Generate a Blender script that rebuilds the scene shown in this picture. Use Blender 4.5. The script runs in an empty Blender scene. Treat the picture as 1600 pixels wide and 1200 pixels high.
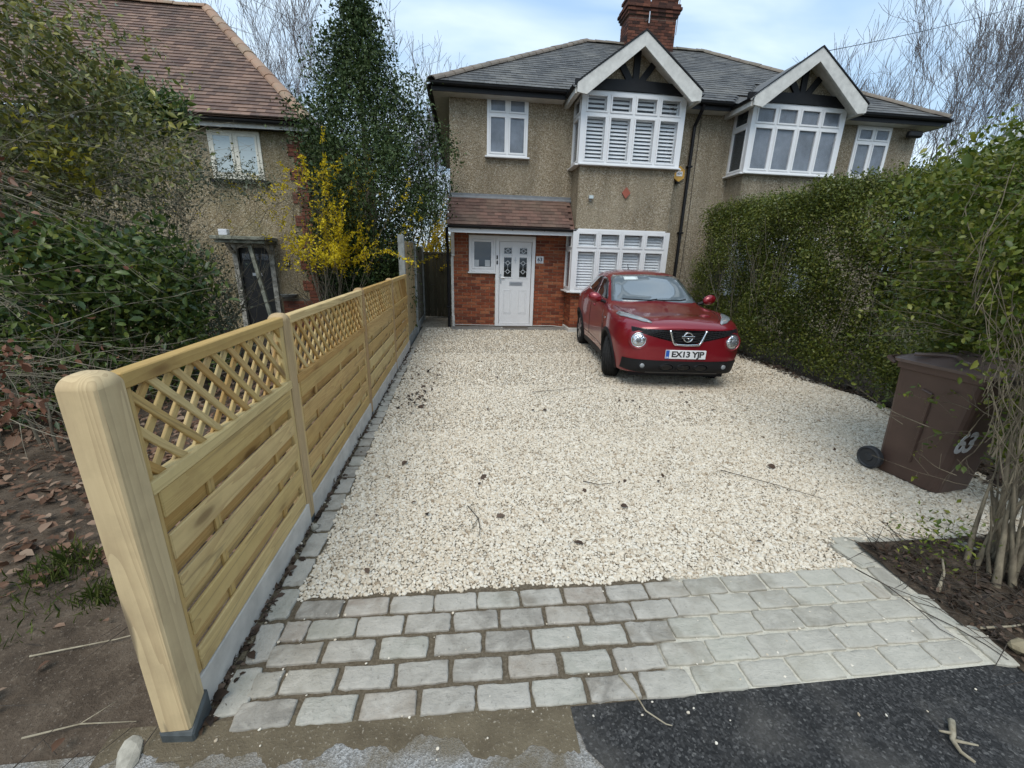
import bpy, bmesh, math, random
import numpy as np
from mathutils import Vector, Matrix
from mathutils.bvhtree import BVHTree
rad = math.radians
SC = bpy.context.scene
COL = SC.collection

# ------------------------------------------------------------------ camera
cam_d = bpy.data.cameras.new('camera'); cam = bpy.data.objects.new('camera', cam_d); COL.objects.link(cam)
cam_d.sensor_width = 36.0; cam_d.lens = 36.0*0.406848; cam_d.clip_start = 0.05; cam_d.clip_end = 600
_p, _r, _y = 0.29714, 0.02699, -0.12056
_fw = Vector((-math.sin(_y), math.cos(_y), 0)); _rt = Vector((math.cos(_y), math.sin(_y), 0)); _up = Vector((0, 0, 1))
_f2 = _fw*math.cos(_p)-_up*math.sin(_p); _u2 = _up*math.cos(_p)+_fw*math.sin(_p)
_r3 = _rt*math.cos(_r)+_u2*math.sin(_r); _u3 = _u2*math.cos(_r)-_rt*math.sin(_r)
cam.matrix_world = Matrix(((_r3.x, _u3.x, -_f2.x, 0), (_r3.y, _u3.y, -_f2.y, 0), (_r3.z, _u3.z, -_f2.z, 1.75), (0, 0, 0, 1)))
SC.camera = cam

# ------------------------------------------------------------------ sky, sun, exposure
SUN_EL, SUN_AZ = rad(55), rad(203)          # azimuth measured clockwise from +Y
w = bpy.data.worlds.new('World'); SC.world = w; w.use_nodes = True
nt = w.node_tree; nt.nodes.clear(); L = nt.links.new
out = nt.nodes.new('ShaderNodeOutputWorld'); bg = nt.nodes.new('ShaderNodeBackground'); bg2 = nt.nodes.new('ShaderNodeBackground')
sky = nt.nodes.new('ShaderNodeTexSky'); sky.sky_type = 'NISHITA'; sky.sun_disc = False
sky.sun_elevation = SUN_EL; sky.sun_rotation = SUN_AZ; sky.air_density = 1.3; sky.dust_density = 2.0
bg.inputs['Strength'].default_value = 0.13
L(sky.outputs[0], bg.inputs['Color'])
geo = nt.nodes.new('ShaderNodeNewGeometry'); sep = nt.nodes.new('ShaderNodeSeparateXYZ')
L(geo.outputs['Incoming'], sep.inputs[0])
neg = nt.nodes.new('ShaderNodeVectorMath'); neg.operation = 'SCALE'; neg.inputs['Scale'].default_value = -1; L(geo.outputs['Incoming'], neg.inputs[0])
L(neg.outputs[0], sep.inputs[0])
zz = nt.nodes.new('ShaderNodeMath'); zz.operation = 'ABSOLUTE'; L(sep.outputs['Z'], zz.inputs[0])
za = nt.nodes.new('ShaderNodeMath'); za.operation = 'ADD'; za.inputs[1].default_value = 0.25; L(zz.outputs[0], za.inputs[0])
dv = nt.nodes.new('ShaderNodeVectorMath'); dv.operation = 'DIVIDE'; L(neg.outputs[0], dv.inputs[0])
cmb = nt.nodes.new('ShaderNodeCombineXYZ')
for k in range(3): L(za.outputs[0], cmb.inputs[k])
L(cmb.outputs[0], dv.inputs[1])
rot = nt.nodes.new('ShaderNodeMapping'); rot.inputs['Rotation'].default_value = (0, 0, rad(35)); rot.inputs['Scale'].default_value = (0.75, 1.7, 0.6); L(dv.outputs[0], rot.inputs[0])
nz = nt.nodes.new('ShaderNodeTexNoise'); nz.inputs['Scale'].default_value = 2.2; nz.inputs['Detail'].default_value = 4; nz.inputs['Roughness'].default_value = 0.5
nz.inputs['Distortion'].default_value = 0.3; L(rot.outputs[0], nz.inputs['Vector'])
cr = nt.nodes.new('ShaderNodeValToRGB'); L(nz.outputs['Fac'], cr.inputs['Fac'])
cr.color_ramp.elements[0].position = 0.32; cr.color_ramp.elements[0].color = (0.33, 0.49, 0.69, 1)
cr.color_ramp.elements[1].position = 0.72; cr.color_ramp.elements[1].color = (0.66, 0.77, 0.86, 1)
L(cr.outputs[0], bg2.inputs['Color']); bg2.inputs['Strength'].default_value = 1.08
mixs = nt.nodes.new('ShaderNodeMixShader'); mixs.inputs[0].default_value = 0.80
L(bg.outputs[0], mixs.inputs[1]); L(bg2.outputs[0], mixs.inputs[2]); L(mixs.outputs[0], out.inputs['Surface'])
sd = bpy.data.lights.new('sun', 'SUN'); sd.energy = 1.45; sd.angle = rad(38); sd.color = (1, 0.95, 0.87)
sun = bpy.data.objects.new('sun', sd); COL.objects.link(sun)
_sv = Vector((math.sin(SUN_AZ)*math.cos(SUN_EL), math.cos(SUN_AZ)*math.cos(SUN_EL), math.sin(SUN_EL)))
sun.rotation_euler = _sv.to_track_quat('Z', 'Y').to_euler()
vs = SC.view_settings; vs.view_transform = 'Standard'; vs.look = 'None'; vs.gamma = 1; vs.exposure = 0.53; vs.use_curve_mapping = False
SC.cycles.max_bounces = 6; SC.cycles.diffuse_bounces = 3; SC.cycles.glossy_bounces = 3; SC.cycles.transparent_max_bounces = 12
SC.cycles.use_denoising = True; SC.cycles.caustics_reflective = False; SC.cycles.caustics_refractive = False

# ------------------------------------------------------------------ object helpers
WL = {}
def wl(o): return WL.get(o.name, Vector((0, 0, 0)))
def tag(o, label=None, cat=None, group=None, kind=None):
    if label: o['label'] = label
    if cat: o['category'] = cat
    if group: o['group'] = group
    if kind: o['kind'] = kind
    return o
def thing(name, label, cat, loc=(0, 0, 0), rz=0.0, group=None):
    o = bpy.data.objects.new(name, None); COL.objects.link(o); o.empty_display_size = 0.1
    o.location = loc; o.rotation_euler = (0, 0, rz); WL[o.name] = Vector(loc)
    return tag(o, label, cat, group)
def put(name, me, mat=None, parent=None, loc=(0, 0, 0), rot=(0, 0, 0), world=True, kind=None, label=None):
    """link a mesh; with world=True its coordinates are world metres whatever the parent's (unrotated) place"""
    o = bpy.data.objects.new(name, me); COL.objects.link(o)
    if mat is not None and len(me.materials) == 0:
        me.materials.append(mat)
    off = Vector(loc)
    if parent is not None:
        o.parent = parent
        if world: o.location = off-wl(parent)
        else: o.location = off
        WL[o.name] = off if world else Vector((0, 0, 0))
    else:
        o.location = off; WL[o.name] = off
    o.rotation_euler = rot
    if parent is not None and name in ('branches', 'twigs', 'sprig', 'blossom', 'foliage', 'limbs'): kind = 'stuff'
    if kind: o['kind'] = kind
    if label: o['label'] = label
    return o
class MB:
    def __init__(s): s.v = []; s.f = []
    def add(s, vs, fs):
        b = len(s.v); s.v.extend([tuple(p) for p in vs]); s.f.extend([tuple(i+b for i in f) for f in fs]); return s
    def box(s, x0, x1, y0, y1, z0, z1, M=None):
        vs = [(x, y, z) for z in (z0, z1) for y in (y0, y1) for x in (x0, x1)]
        if M is not None: vs = [M @ Vector(p) for p in vs]
        return s.add(vs, [(0, 2, 3, 1), (4, 5, 7, 6), (0, 1, 5, 4), (2, 6, 7, 3), (0, 4, 6, 2), (1, 3, 7, 5)])
    def cbox(s, x0, x1, y0, y1, z0, z1, c, M=None):
        """box with all edges chamfered by c"""
        bm = bmesh.new(); bmesh.ops.create_cube(bm, size=1)
        for v in bm.verts: v.co = Vector(((x0+x1)/2+v.co.x*(x1-x0), (y0+y1)/2+v.co.y*(y1-y0), (z0+z1)/2+v.co.z*(z1-z0)))
        bmesh.ops.bevel(bm, geom=list(bm.edges), offset=c, segments=1, affect='EDGES', profile=0.5)
        bm.verts.index_update()
        vs = [v.co.copy() for v in bm.verts]; fs = [[v.index for v in f.verts] for f in bm.faces]; bm.free()
        if M is not None: vs = [M @ p for p in vs]
        return s.add(vs, fs)
    def prism(s, poly, a0, a1, axis='y', M=None):
        """closed polygon (list of 2D) extruded along an axis: axis y -> poly in (x,z); x -> (y,z); z -> (x,y)"""
        def mk(p, a):
            return {'y': (p[0], a, p[1]), 'x': (a, p[0], p[1]), 'z': (p[0], p[1], a)}[axis]
        n = len(poly); vs = [mk(p, a0) for p in poly]+[mk(p, a1) for p in poly]
        if M is not None: vs = [M @ Vector(p) for p in vs]
        fs = [tuple(range(n)), tuple(range(2*n-1, n-1, -1))]+[(i, i+n, (i+1) % n+n, (i+1) % n) for i in range(n)]
        return s.add(vs, fs)
    def tube(s, pts, r, n=6, cap=True):
        pts = [Vector(p) for p in pts]; rs = r if isinstance(r, (list, tuple)) else [r]*len(pts)
        rings = []; up = None
        for i, p in enumerate(pts):
            t = (pts[min(i+1, len(pts)-1)]-pts[max(i-1, 0)]).normalized()
            if up is None:
                up = Vector((0, 0, 1)) if abs(t.z) < .9 else Vector((1, 0, 0))
            a = t.cross(up).normalized(); b = a.cross(t); up = b
            rings.append([p+(a*math.cos(2*math.pi*k/n)+b*math.sin(2*math.pi*k/n))*rs[i] for k in range(n)])
        vs = [v for rg in rings for v in rg]; fs = []
        for i in range(len(pts)-1):
            for k in range(n):
                fs.append((i*n+k, i*n+(k+1) % n, (i+1)*n+(k+1) % n, (i+1)*n+k))
        if cap: fs += [tuple(range(n-1, -1, -1)), tuple(range((len(pts)-1)*n, len(pts)*n))]
        return s.add(vs, fs)
    def lathe(s, prof, n=16, axis='z', c=(0, 0, 0), M=None):
        """prof: list of (r, h)"""
        vs = []
        for (r, h) in prof:
            for k in range(n):
                a = 2*math.pi*k/n; p = (r*math.cos(a), r*math.sin(a), h)
                if axis == 'y': p = (p[0], p[2], p[1])
                if axis == 'x': p = (p[2], p[0], p[1])
                vs.append(Vector(p)+Vector(c))
        if M is not None: vs = [M @ p for p in vs]
        fs = [(i*n+k, i*n+(k+1) % n, (i+1)*n+(k+1) % n, (i+1)*n+k) for i in range(len(prof)-1) for k in range(n)]
        fs += [tuple(range(n-1, -1, -1)), tuple(range((len(prof)-1)*n, len(prof)*n))]
        return s.add(vs, fs)
    def mesh(s, name='m', smooth=False, fix=True):
        me = bpy.data.meshes.new(name); me.from_pydata(s.v, [], s.f)
        if fix:
            bm = bmesh.new(); bm.from_mesh(me); bmesh.ops.recalc_face_normals(bm, faces=bm.faces); bm.to_mesh(me); bm.free()
        if smooth: me.shade_smooth()
        me.update(); return me
def npmesh(name, V, F, smooth=False):
    """V (n,3) float, F (m,k) int"""
    V = np.asarray(V, np.float32); F = np.asarray(F, np.int32); me = bpy.data.meshes.new(name)
    k = F.shape[1]; me.vertices.add(len(V)); me.vertices.foreach_set('co', V.ravel())
    me.loops.add(F.size); me.loops.foreach_set('vertex_index', F.ravel())
    me.polygons.add(len(F)); me.polygons.foreach_set('loop_start', np.arange(0, F.size, k, dtype=np.int32))
    me.polygons.foreach_set('loop_total', np.full(len(F), k, np.int32))
    if smooth: me.polygons.foreach_set('use_smooth', np.ones(len(F), bool))
    me.update(calc_edges=True); return me
def segs_mesh(name, S, n=4, smooth=True):
    """S (m,8): p0(3) p1(3) r0 r1 -> tapered open tubes"""
    S = np.asarray(S, float); p0, p1, r0, r1 = S[:, :3], S[:, 3:6], S[:, 6], S[:, 7]
    t = p1-p0; t /= np.linalg.norm(t, axis=1, keepdims=True)+1e-9
    up = np.where(np.abs(t[:, 2:3]) < .9, [[0, 0, 1.]], [[1., 0, 0]])
    a = np.cross(t, up); a /= np.linalg.norm(a, axis=1, keepdims=True); b = np.cross(a, t)
    ang = 2*np.pi*np.arange(n)/n
    ring = a[:, None, :]*np.cos(ang)[None, :, None]+b[:, None, :]*np.sin(ang)[None, :, None]
    V = np.concatenate([p0[:, None]+ring*r0[:, None, None], p1[:, None]+ring*r1[:, None, None]], 1)
    m = len(S); base = (np.arange(m)*2*n)[:, None]; k = np.arange(n); k2 = (k+1) % n
    F = np.stack([base+k, base+k2, base+n+k2, base+n+k], -1).reshape(-1, 4)
    return npmesh(name, V.reshape(-1, 3), F, smooth)
def leaves_mesh(name, C, D, N, size, aspect=0.5, fold=0.25, rich=False):
    """leaf blades: C base points, D direction, N blade normal (rough), size per leaf"""
    C = np.asarray(C, float); D = np.asarray(D, float); N = np.asarray(N, float)
    D = D/(np.linalg.norm(D, axis=1, keepdims=True)+1e-9)
    S = np.cross(D, N); S /= np.linalg.norm(S, axis=1, keepdims=True)+1e-9; U = np.cross(S, D)
    s = np.broadcast_to(np.asarray(size, float), (len(C),))[:, None]
    m = len(C)
    if not rich:
        wd = s*aspect*.5
        tip = C+D*s-U*s*.08; l = C+D*s*.45-S*wd+U*s*fold*.3; r = C+D*s*.45+S*wd+U*s*fold*.3
        V = np.stack([C, r, tip, l], 1).reshape(-1, 3); b = (np.arange(m)*4)[:, None]
        F = np.concatenate([b+np.array([0, 1, 2]), b+np.array([0, 2, 3])], 0)
    else:
        wd = s*aspect*.5
        def pt(x, y, z): return C+D*s*x+S*wd*y+U*s*z
        V = np.stack([pt(0, 0, 0), pt(.28, .85, fold*.22), pt(.62, .9, fold*.2-.02), pt(1, 0, -.14), pt(.62, -.9, fold*.2-.02), pt(.28, -.85, fold*.22), pt(.3, 0, .02), pt(.64, 0, -.02)], 1).reshape(-1, 3)
        b = (np.arange(m)*8)[:, None]
        tr = [(0, 1, 6), (1, 2, 7), (1, 7, 6), (2, 3, 7), (3, 4, 7), (4, 5, 6), (4, 6, 7), (5, 0, 6)]
        F = np.concatenate([b+np.array(q) for q in tr], 0)
    return npmesh(name, V, F)
def unit(v): return v/(np.linalg.norm(v, axis=-1, keepdims=True)+1e-9)
def text_mesh(body, size, bold=0.0, extrude=0.0, spacing=1.0, res=3):
    cu = bpy.data.curves.new('lettering', 'FONT'); cu.body = body; cu.size = size; cu.offset = bold; cu.extrude = extrude
    cu.align_x = 'CENTER'; cu.align_y = 'CENTER'; cu.space_character = spacing; cu.resolution_u = res
    o = bpy.data.objects.new('lettering', cu); COL.objects.link(o)
    dg = bpy.context.evaluated_depsgraph_get(); me = bpy.data.meshes.new_from_object(o.evaluated_get(dg))
    bpy.data.objects.remove(o); me.materials.clear(); return me
def xform(me, M):
    me.transform(M); me.update(); return me

# ------------------------------------------------------------------ material helpers
class NT:
    def __init__(s, name):
        s.m = bpy.data.materials.new(name); s.m.use_nodes = True; s.t = s.m.node_tree; s.b = s.t.nodes['Principled BSDF']; s.o = s.t.nodes['Material Output']
    def n(s, typ, **kw):
        nd = s.t.nodes.new('ShaderNode'+typ)
        for k, v in kw.items():
            if k.startswith('_'): setattr(nd, k[1:], v)
        return nd
    def lk(s, a, b): s.t.links.new(a, b); return s
    def setin(s, nd, key, v):
        if hasattr(v, 'is_output') or isinstance(v, bpy.types.NodeSocket): s.t.links.new(v, nd.inputs[key])
        elif v is not None: nd.inputs[key].default_value = v
    def co(s, kind='Object', scale=(1, 1, 1), loc=(0, 0, 0), rot=(0, 0, 0), rnd=0.0):
        tc = s.n('TexCoord'); src = tc.outputs[kind]
        if rnd:
            oi = s.n('ObjectInfo'); sc = s.n('VectorMath', _operation='SCALE'); sc.inputs[0].default_value = (37.1*rnd, 51.7*rnd, 23.3*rnd)
            s.lk(oi.outputs['Random'], sc.inputs['Scale']); ad = s.n('VectorMath', _operation='ADD'); s.lk(src, ad.inputs[0]); s.lk(sc.outputs[0], ad.inputs[1]); src = ad.outputs[0]
        mp = s.n('Mapping'); s.lk(src, mp.inputs[0]); mp.inputs['Scale'].default_value = scale; mp.inputs['Location'].default_value = loc; mp.inputs['Rotation'].default_value = rot
        return mp.outputs[0]
    def noise(s, vec, scale, detail=3, rough=.5, dist=0.0, out='Fac'):
        nd = s.n('TexNoise'); s.setin(nd, 'Vector', vec); nd.inputs['Scale'].default_value = scale; nd.inputs['Detail'].default_value = detail
        nd.inputs['Roughness'].default_value = rough; nd.inputs['Distortion'].default_value = dist; return nd.outputs[out]
    def voro(s, vec, scale, feature='F1', out='Distance', rnd=1.0):
        nd = s.n('TexVoronoi', _feature=feature); s.setin(nd, 'Vector', vec); nd.inputs['Scale'].default_value = scale; nd.inputs['Randomness'].default_value = rnd
        return nd.outputs[out]
    def ramp(s, fac, stops, interp='LINEAR'):
        nd = s.n('ValToRGB'); s.lk(fac, nd.inputs[0]); cr = nd.color_ramp; cr.interpolation = interp
        while len(cr.elements) < len(stops): cr.elements.new(1.0)
        for e, (p, c) in zip(cr.elements, stops):
            e.position = p; e.color = (c, c, c, 1) if isinstance(c, (int, float)) else (*c, 1)
        return nd.outputs[0]
    def mix(s, fac, a, b, mode='MIX'):
        nd = s.n('Mix', _data_type='RGBA', _blend_type=mode); s.setin(nd, 0, fac)
        for k, v in ((6, a), (7, b)):
            if isinstance(v, tuple): v = (*v, 1)
            s.setin(nd, k, v)
        return nd.outputs[2]
    def math(s, op, a, b=None, clamp=False):
        nd = s.n('Math', _operation=op, _use_clamp=clamp); s.setin(nd, 0, a)
        if b is not None: s.setin(nd, 1, b)
        return nd.outputs[0]
    def orand(s): return s.n('ObjectInfo').outputs['Random']
    def irand(s): return s.n('NewGeometry').outputs['Random Per Island']
    def hsv(s, col, h=.5, sat=1, val=1):
        nd = s.n('HueSaturation'); s.setin(nd, 'Color', col); s.setin(nd, 'Hue', h); s.setin(nd, 'Saturation', sat); s.setin(nd, 'Value', val); return nd.outputs[0]
    def bump(s, h, strength=.5, dist=.01):
        nd = s.n('Bump'); s.lk(h, nd.inputs['Height']); nd.inputs['Strength'].default_value = strength; nd.inputs['Distance'].default_value = dist
        s.lk(nd.outputs[0], s.b.inputs['Normal']); return nd.outputs[0]
    def done(s, col=None, rough=None, spec=None, metal=None, **kw):
        if isinstance(col, tuple): col = (*col, 1)
        s.setin(s.b, 'Base Color', col); s.setin(s.b, 'Roughness', rough); s.setin(s.b, 'Specular IOR Level', spec); s.setin(s.b, 'Metallic', metal)
        for k, v in kw.items(): s.setin(s.b, k.replace('_', ' '), v)
        return s.m
def plain(name, col, rough=.5, spec=.5, metal=0.0, var=.08, nscale=8, bump=0.0, **kw):
    """painted / moulded surface with a little uneven wear"""
    t = NT(name); c = t.co(rnd=1); f = t.noise(c, nscale, 4, .6)
    d = tuple(max(0, x*(1-var*2)) for x in col); l = tuple(min(1, x*(1+var)) for x in col)
    cc = t.ramp(f, [(.25, d), (.75, l)])
    if bump: t.bump(t.noise(c, nscale*20, 2), bump, .002)
    return t.done(cc, rough, spec, metal, **kw)
def wood(name, a, b, c, axis='x', rough=.7, gscale=1.0, wander=1.0, crack=.35):
    t = NT(name); sc = {'x': (.55, 11, 11), 'y': (11, .55, 11), 'z': (11, 11, .55)}[axis]
    v = t.co(scale=tuple(x*gscale for x in sc), rnd=1)
    n1 = t.noise(v, 1.0, 1.5, .45, .45*wander); w1 = t.math('FRACT', t.math('MULTIPLY', n1, 13.0)); w1 = t.math('POWER', w1, 1.5)
    n2 = t.noise(t.co(scale=tuple(x*4 for x in sc), rnd=1), 3.0, 4, .7)
    kc = t.co(scale={'x': (1.5, 5, 5), 'y': (5, 1.5, 5), 'z': (5, 5, 1.5)}[axis], rnd=1)
    kn = t.ramp(t.voro(kc, 1.0), [(.0, 1.0), (.07, .9), (.12, .25), (.2, 0.0)])
    rg_ = t.ramp(t.noise(t.co(scale=tuple(x*.25 for x in sc), rnd=1), 1.0, 2), [(.42, 0.0), (.66, 1.0)])
    col = t.mix(t.math('ADD', t.math('MULTIPLY', w1, .42), t.math('MULTIPLY', n2, .42), True), a, c)
    col = t.mix(t.math('MULTIPLY', rg_, .5), col, b)
    ck_ = t.noise(t.co(scale=tuple(x*.5 for x in sc), rnd=1), 1.0, 3, .55, .2); ck_ = t.math('ABSOLUTE', t.math('SUBTRACT', ck_, .56)); ck_ = t.ramp(ck_, [(0, 1.0), (.006, .8), (.012, 0.0)])
    dirt = t.ramp(t.noise(t.co(rnd=1), 5.0, 5, .65), [(.48, 0.0), (.75, .35)])
    col = t.mix(dirt, col, (c[0]*.75, c[1]*.85, c[2]*1.1)); col = t.mix(t.math('MULTIPLY', ck_, crack), col, (.10, .07, .045))
    col = t.mix(t.math('MULTIPLY', kn, .75), col, (c[0]*.40, c[1]*.33, c[2]*.28))
    col = t.hsv(col, h=t.math('ADD', .492, t.math('MULTIPLY', t.orand(), .018)), val=t.math('ADD', .80, t.math('MULTIPLY', t.orand(), .32)), sat=t.math('SUBTRACT', 1.08, t.math('MULTIPLY', t.orand(), .22)))
    t.bump(t.math('ADD', w1, n2), .4, .0015)
    return t.done(col, rough, .3)
def foliage(name, cols, rough=.42, trans=.25, spec=.4, sat=1.0):
    t = NT(name); k = len(cols)
    col = t.ramp(t.irand(), [(i/max(k-1, 1), c) for i, c in enumerate(cols)])
    col = t.mix(t.math('MULTIPLY', t.noise(t.co(), 1.6, 2), .5), col, tuple(x*.6 for x in cols[0]))
    t.done(col, rough, spec)
    tr = t.n('BsdfTranslucent'); t.lk(col, tr.inputs[0]); mx = t.n('MixShader'); mx.inputs[0].default_value = trans
    t.lk(t.b.outputs[0], mx.inputs[1]); t.lk(tr.outputs[0], mx.inputs[2]); t.lk(mx.outputs[0], t.o.inputs[0]); return t.m
def bark(name, a, b, scale=9):
    t = NT(name); f = t.noise(t.co(scale=(1, 1, .35)), scale, 4, .65)
    t.bump(f, .6, .01); return t.done(t.ramp(f, [(.3, a), (.7, b)]), .85, .2)
def glass_mat(name, tint=(.9, .95, 1), refl=.12, dark=0.0):
    t = NT(name); t.t.nodes.remove(t.b); gl = t.n('BsdfGlossy'); gl.inputs['Roughness'].default_value = .03
    tr = t.n('BsdfTransparent'); tr.inputs[0].default_value = (*tint, 1)
    fr = t.n('LayerWeight'); fr.inputs['Blend'].default_value = .5; fa = t.math('ADD', t.math('MULTIPLY', t.math('POWER', fr.outputs['Facing'], 4.0), .8), refl, True)
    mx = t.n('MixShader'); t.lk(fa, mx.inputs[0]); t.lk(tr.outputs[0], mx.inputs[1]); t.lk(gl.outputs[0], mx.inputs[2]); t.lk(mx.outputs[0], t.o.inputs[0]); return t.m
# ================================================================== MATERIALS OF THE GROUND
def m_gravel_bed():
    t = NT('gravel_bed'); c = t.co()
    v = t.voro(c, 62); e = t.voro(c, 62, 'DISTANCE_TO_EDGE'); col = t.voro(c, 62, out='Color')
    sp = t.n('SeparateColor'); t.lk(col, sp.inputs[0])
    st = t.ramp(sp.outputs[0], [(0, (.28, .22, .15)), (.12, (.42, .355, .26)), (.5, (.55, .485, .385)), (1, (.64, .60, .52))])
    big = t.noise(c, .55, 3); big = t.ramp(big, [(.35, 0.0), (.7, 1.0)])
    st = t.mix(t.math('MULTIPLY', big, .22), st, (.5, .43, .32))
    st = t.mix(t.ramp(e, [(0, .7), (.08, 0.0)]), st, (.26, .21, .145))
    t.bump(t.math('MULTIPLY', t.ramp(e, [(0, 0.0), (.2, 1.0)]), t.math('ADD', .5, sp.outputs[1])), .9, .012)
    return t.done(st, .85, .2)
def m_stone():
    t = NT('gravel_stone'); r = t.orand()
    col = t.ramp(r, [(0, (.24, .18, .12)), (.035, (.38, .30, .21)), (.085, (.55, .475, .365)), (.45, (.675, .60, .48)), (.8, (.755, .70, .59)), (1, (.65, .605, .52))])
    col = t.mix(t.math('MULTIPLY', t.noise(t.co(rnd=1), 60, 3), .35), col, (.5, .42, .31))
    gp = t.n('NewGeometry').outputs['Position']; dd = t.noise(gp, .8, 5, .62); col = t.mix(t.ramp(dd, [(.5, 0.0), (.75, .3)]), col, (.45, .38, .28)); d2 = t.noise(gp, 6, 4, .65); col = t.mix(t.ramp(d2, [(.58, 0.0), (.75, .3)]), col, (.34, .28, .2))
    return t.done(col, .85, .2)
def m_soil(name, dark=1.0):
    t = NT(name); c = t.co(); f = t.noise(c, 3.5, 6, .65); g = t.noise(c, 42, 4, .7); p = t.voro(c, 55)
    col = t.ramp(f, [(.3, (.050, .038, .028)), (.5, (.095, .072, .052)), (.72, (.155, .122, .09))])
    col = t.mix(t.ramp(g, [(.55, 0.0), (.72, .75)]), col, (.19, .15, .11))
    col = t.mix(t.ramp(p, [(.1, .6), (.2, 0.0)]), col, (.22, .19, .155))
    col = t.hsv(col, val=dark)
    t.bump(t.math('ADD', f, t.math('MULTIPLY', g, .5)), .9, .03); return t.done(col, .95, .1)
def m_concrete_path():
    t = NT('path_concrete'); c = t.co(); ag = t.voro(c, 190); agc = t.voro(c, 190, out='Color'); sp = t.n('SeparateColor'); t.lk(agc, sp.inputs[0])
    col = t.ramp(sp.outputs[0], [(0, (.17, .165, .155)), (.5, (.30, .295, .28)), (1, (.47, .46, .44))])
    stain = t.noise(c, 2.1, 5, .62, .5)
    col = t.mix(t.ramp(stain, [(.42, .85), (.58, 0.0)]), col, (.15, .12, .075))
    t.bump(ag, .7, .006); return t.done(col, .9, .2)
def m_dirt_strip():
    t = NT('mortar_dirt'); c = t.co(); f = t.noise(c, 4, 6, .65); g = t.noise(c, 90, 3, .7)
    col = t.ramp(f, [(.3, (.09, .07, .045)), (.6, (.16, .13, .085)), (.8, (.24, .2, .14))])
    col = t.mix(t.ramp(g, [(.6, 0.0), (.7, .8)]), col, (.4, .35, .27))
    t.bump(t.math('ADD', f, g), .8, .01); return t.done(col, .95, .15)
def m_asphalt():
    t = NT('asphalt'); c = t.co(); ag = t.voro(c, 120); agc = t.voro(c, 120, out='Color'); sp = t.n('SeparateColor'); t.lk(agc, sp.inputs[0])
    col = t.ramp(sp.outputs[0], [(0, (.013, .013, .0125)), (.6, (.035, .034, .033)), (.93, (.075, .073, .070)), (1, (.15, .145, .135))])
    du = t.noise(c, 3.1, 4, .6); col = t.mix(t.ramp(du, [(.48, 0.0), (.72, .6)]), col, (.125, .115, .10))
    t.bump(t.math('ADD', t.noise(c, 240, 3, .7), t.noise(c, 90, 4, .7)), .8, .008); return t.done(col, .72, .3)
def m_joint():
    t = NT('sett_mortar'); c = t.co(); sx = t.n('SeparateXYZ'); t.lk(c, sx.inputs[0])
    xx = t.math('ADD', t.math('ADD', sx.outputs[0], t.math('MULTIPLY', sx.outputs[1], -.55)), t.math('MULTIPLY', t.math('SUBTRACT', t.noise(c, 4, 3), .5), .55))
    g = t.noise(c, 70, 4, .7)
    dk = t.ramp(g, [(.35, (.085, .067, .045)), (.6, (.15, .122, .085)), (.75, (.25, .21, .16))])
    lt = t.ramp(g, [(.35, (.45, .42, .34)), (.7, (.61, .575, .48))])
    col = t.mix(t.ramp(xx, [(.10, 0.0), (.22, 1.0)]), dk, lt)
    t.bump(g, .7, .006); return t.done(col, .95, .15)
def m_sett():
    t = NT('sett_sandstone'); c = t.co(rnd=1); f = t.noise(c, 9, 5, .62, .8); g = t.noise(c, 60, 4, .65); r = t.orand()
    base = t.ramp(r, [(0, (.22, .20, .168)), (.25, (.32, .295, .25)), (.55, (.39, .365, .315)), (.8, (.335, .325, .27)), (1, (.30, .25, .20))])
    col = t.mix(t.ramp(f, [(.35, 0.0), (.7, .75)]), base, (.51, .475, .41))
    col = t.mix(t.ramp(g, [(.58, 0.0), (.72, .55)]), col, (.15, .14, .12))
    tc = t.n('NewGeometry'); sx = t.n('SeparateXYZ'); t.lk(tc.outputs['Position'], sx.inputs[0])
    d = t.noise(tc.outputs['Position'], 3.2, 4, .6)
    col = t.mix(t.ramp(d, [(.56, 0.0), (.68, .55)]), col, (.17, .14, .10))
    lime = t.math('MULTIPLY', t.ramp(t.math('ADD', sx.outputs[0], t.math('MULTIPLY', sx.outputs[1], -.55)), [(.0, 0.0), (.4, 1.0)]), t.ramp(t.noise(c, 2.5, 3), [(.3, .35), (.65, .75)]))
    col = t.mix(t.math('MULTIPLY', lime, .48), col, (.535, .515, .415))
    cl = t.noise(t.co(scale=(1, 2.2, 1), rnd=1), 13, 7, .72, .4); t.bump(t.math('ADD', t.math('MULTIPLY', cl, 1.4), t.math('MULTIPLY', g, .6)), .75, .009); return t.done(col, .85, .25)
M_SOIL = m_soil('garden_soil', 1.0); M_BED = m_gravel_bed(); M_STONE = m_stone()
M_DIRT = m_dirt_strip(); M_SETT = m_sett(); M_JOINT = m_joint()

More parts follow.
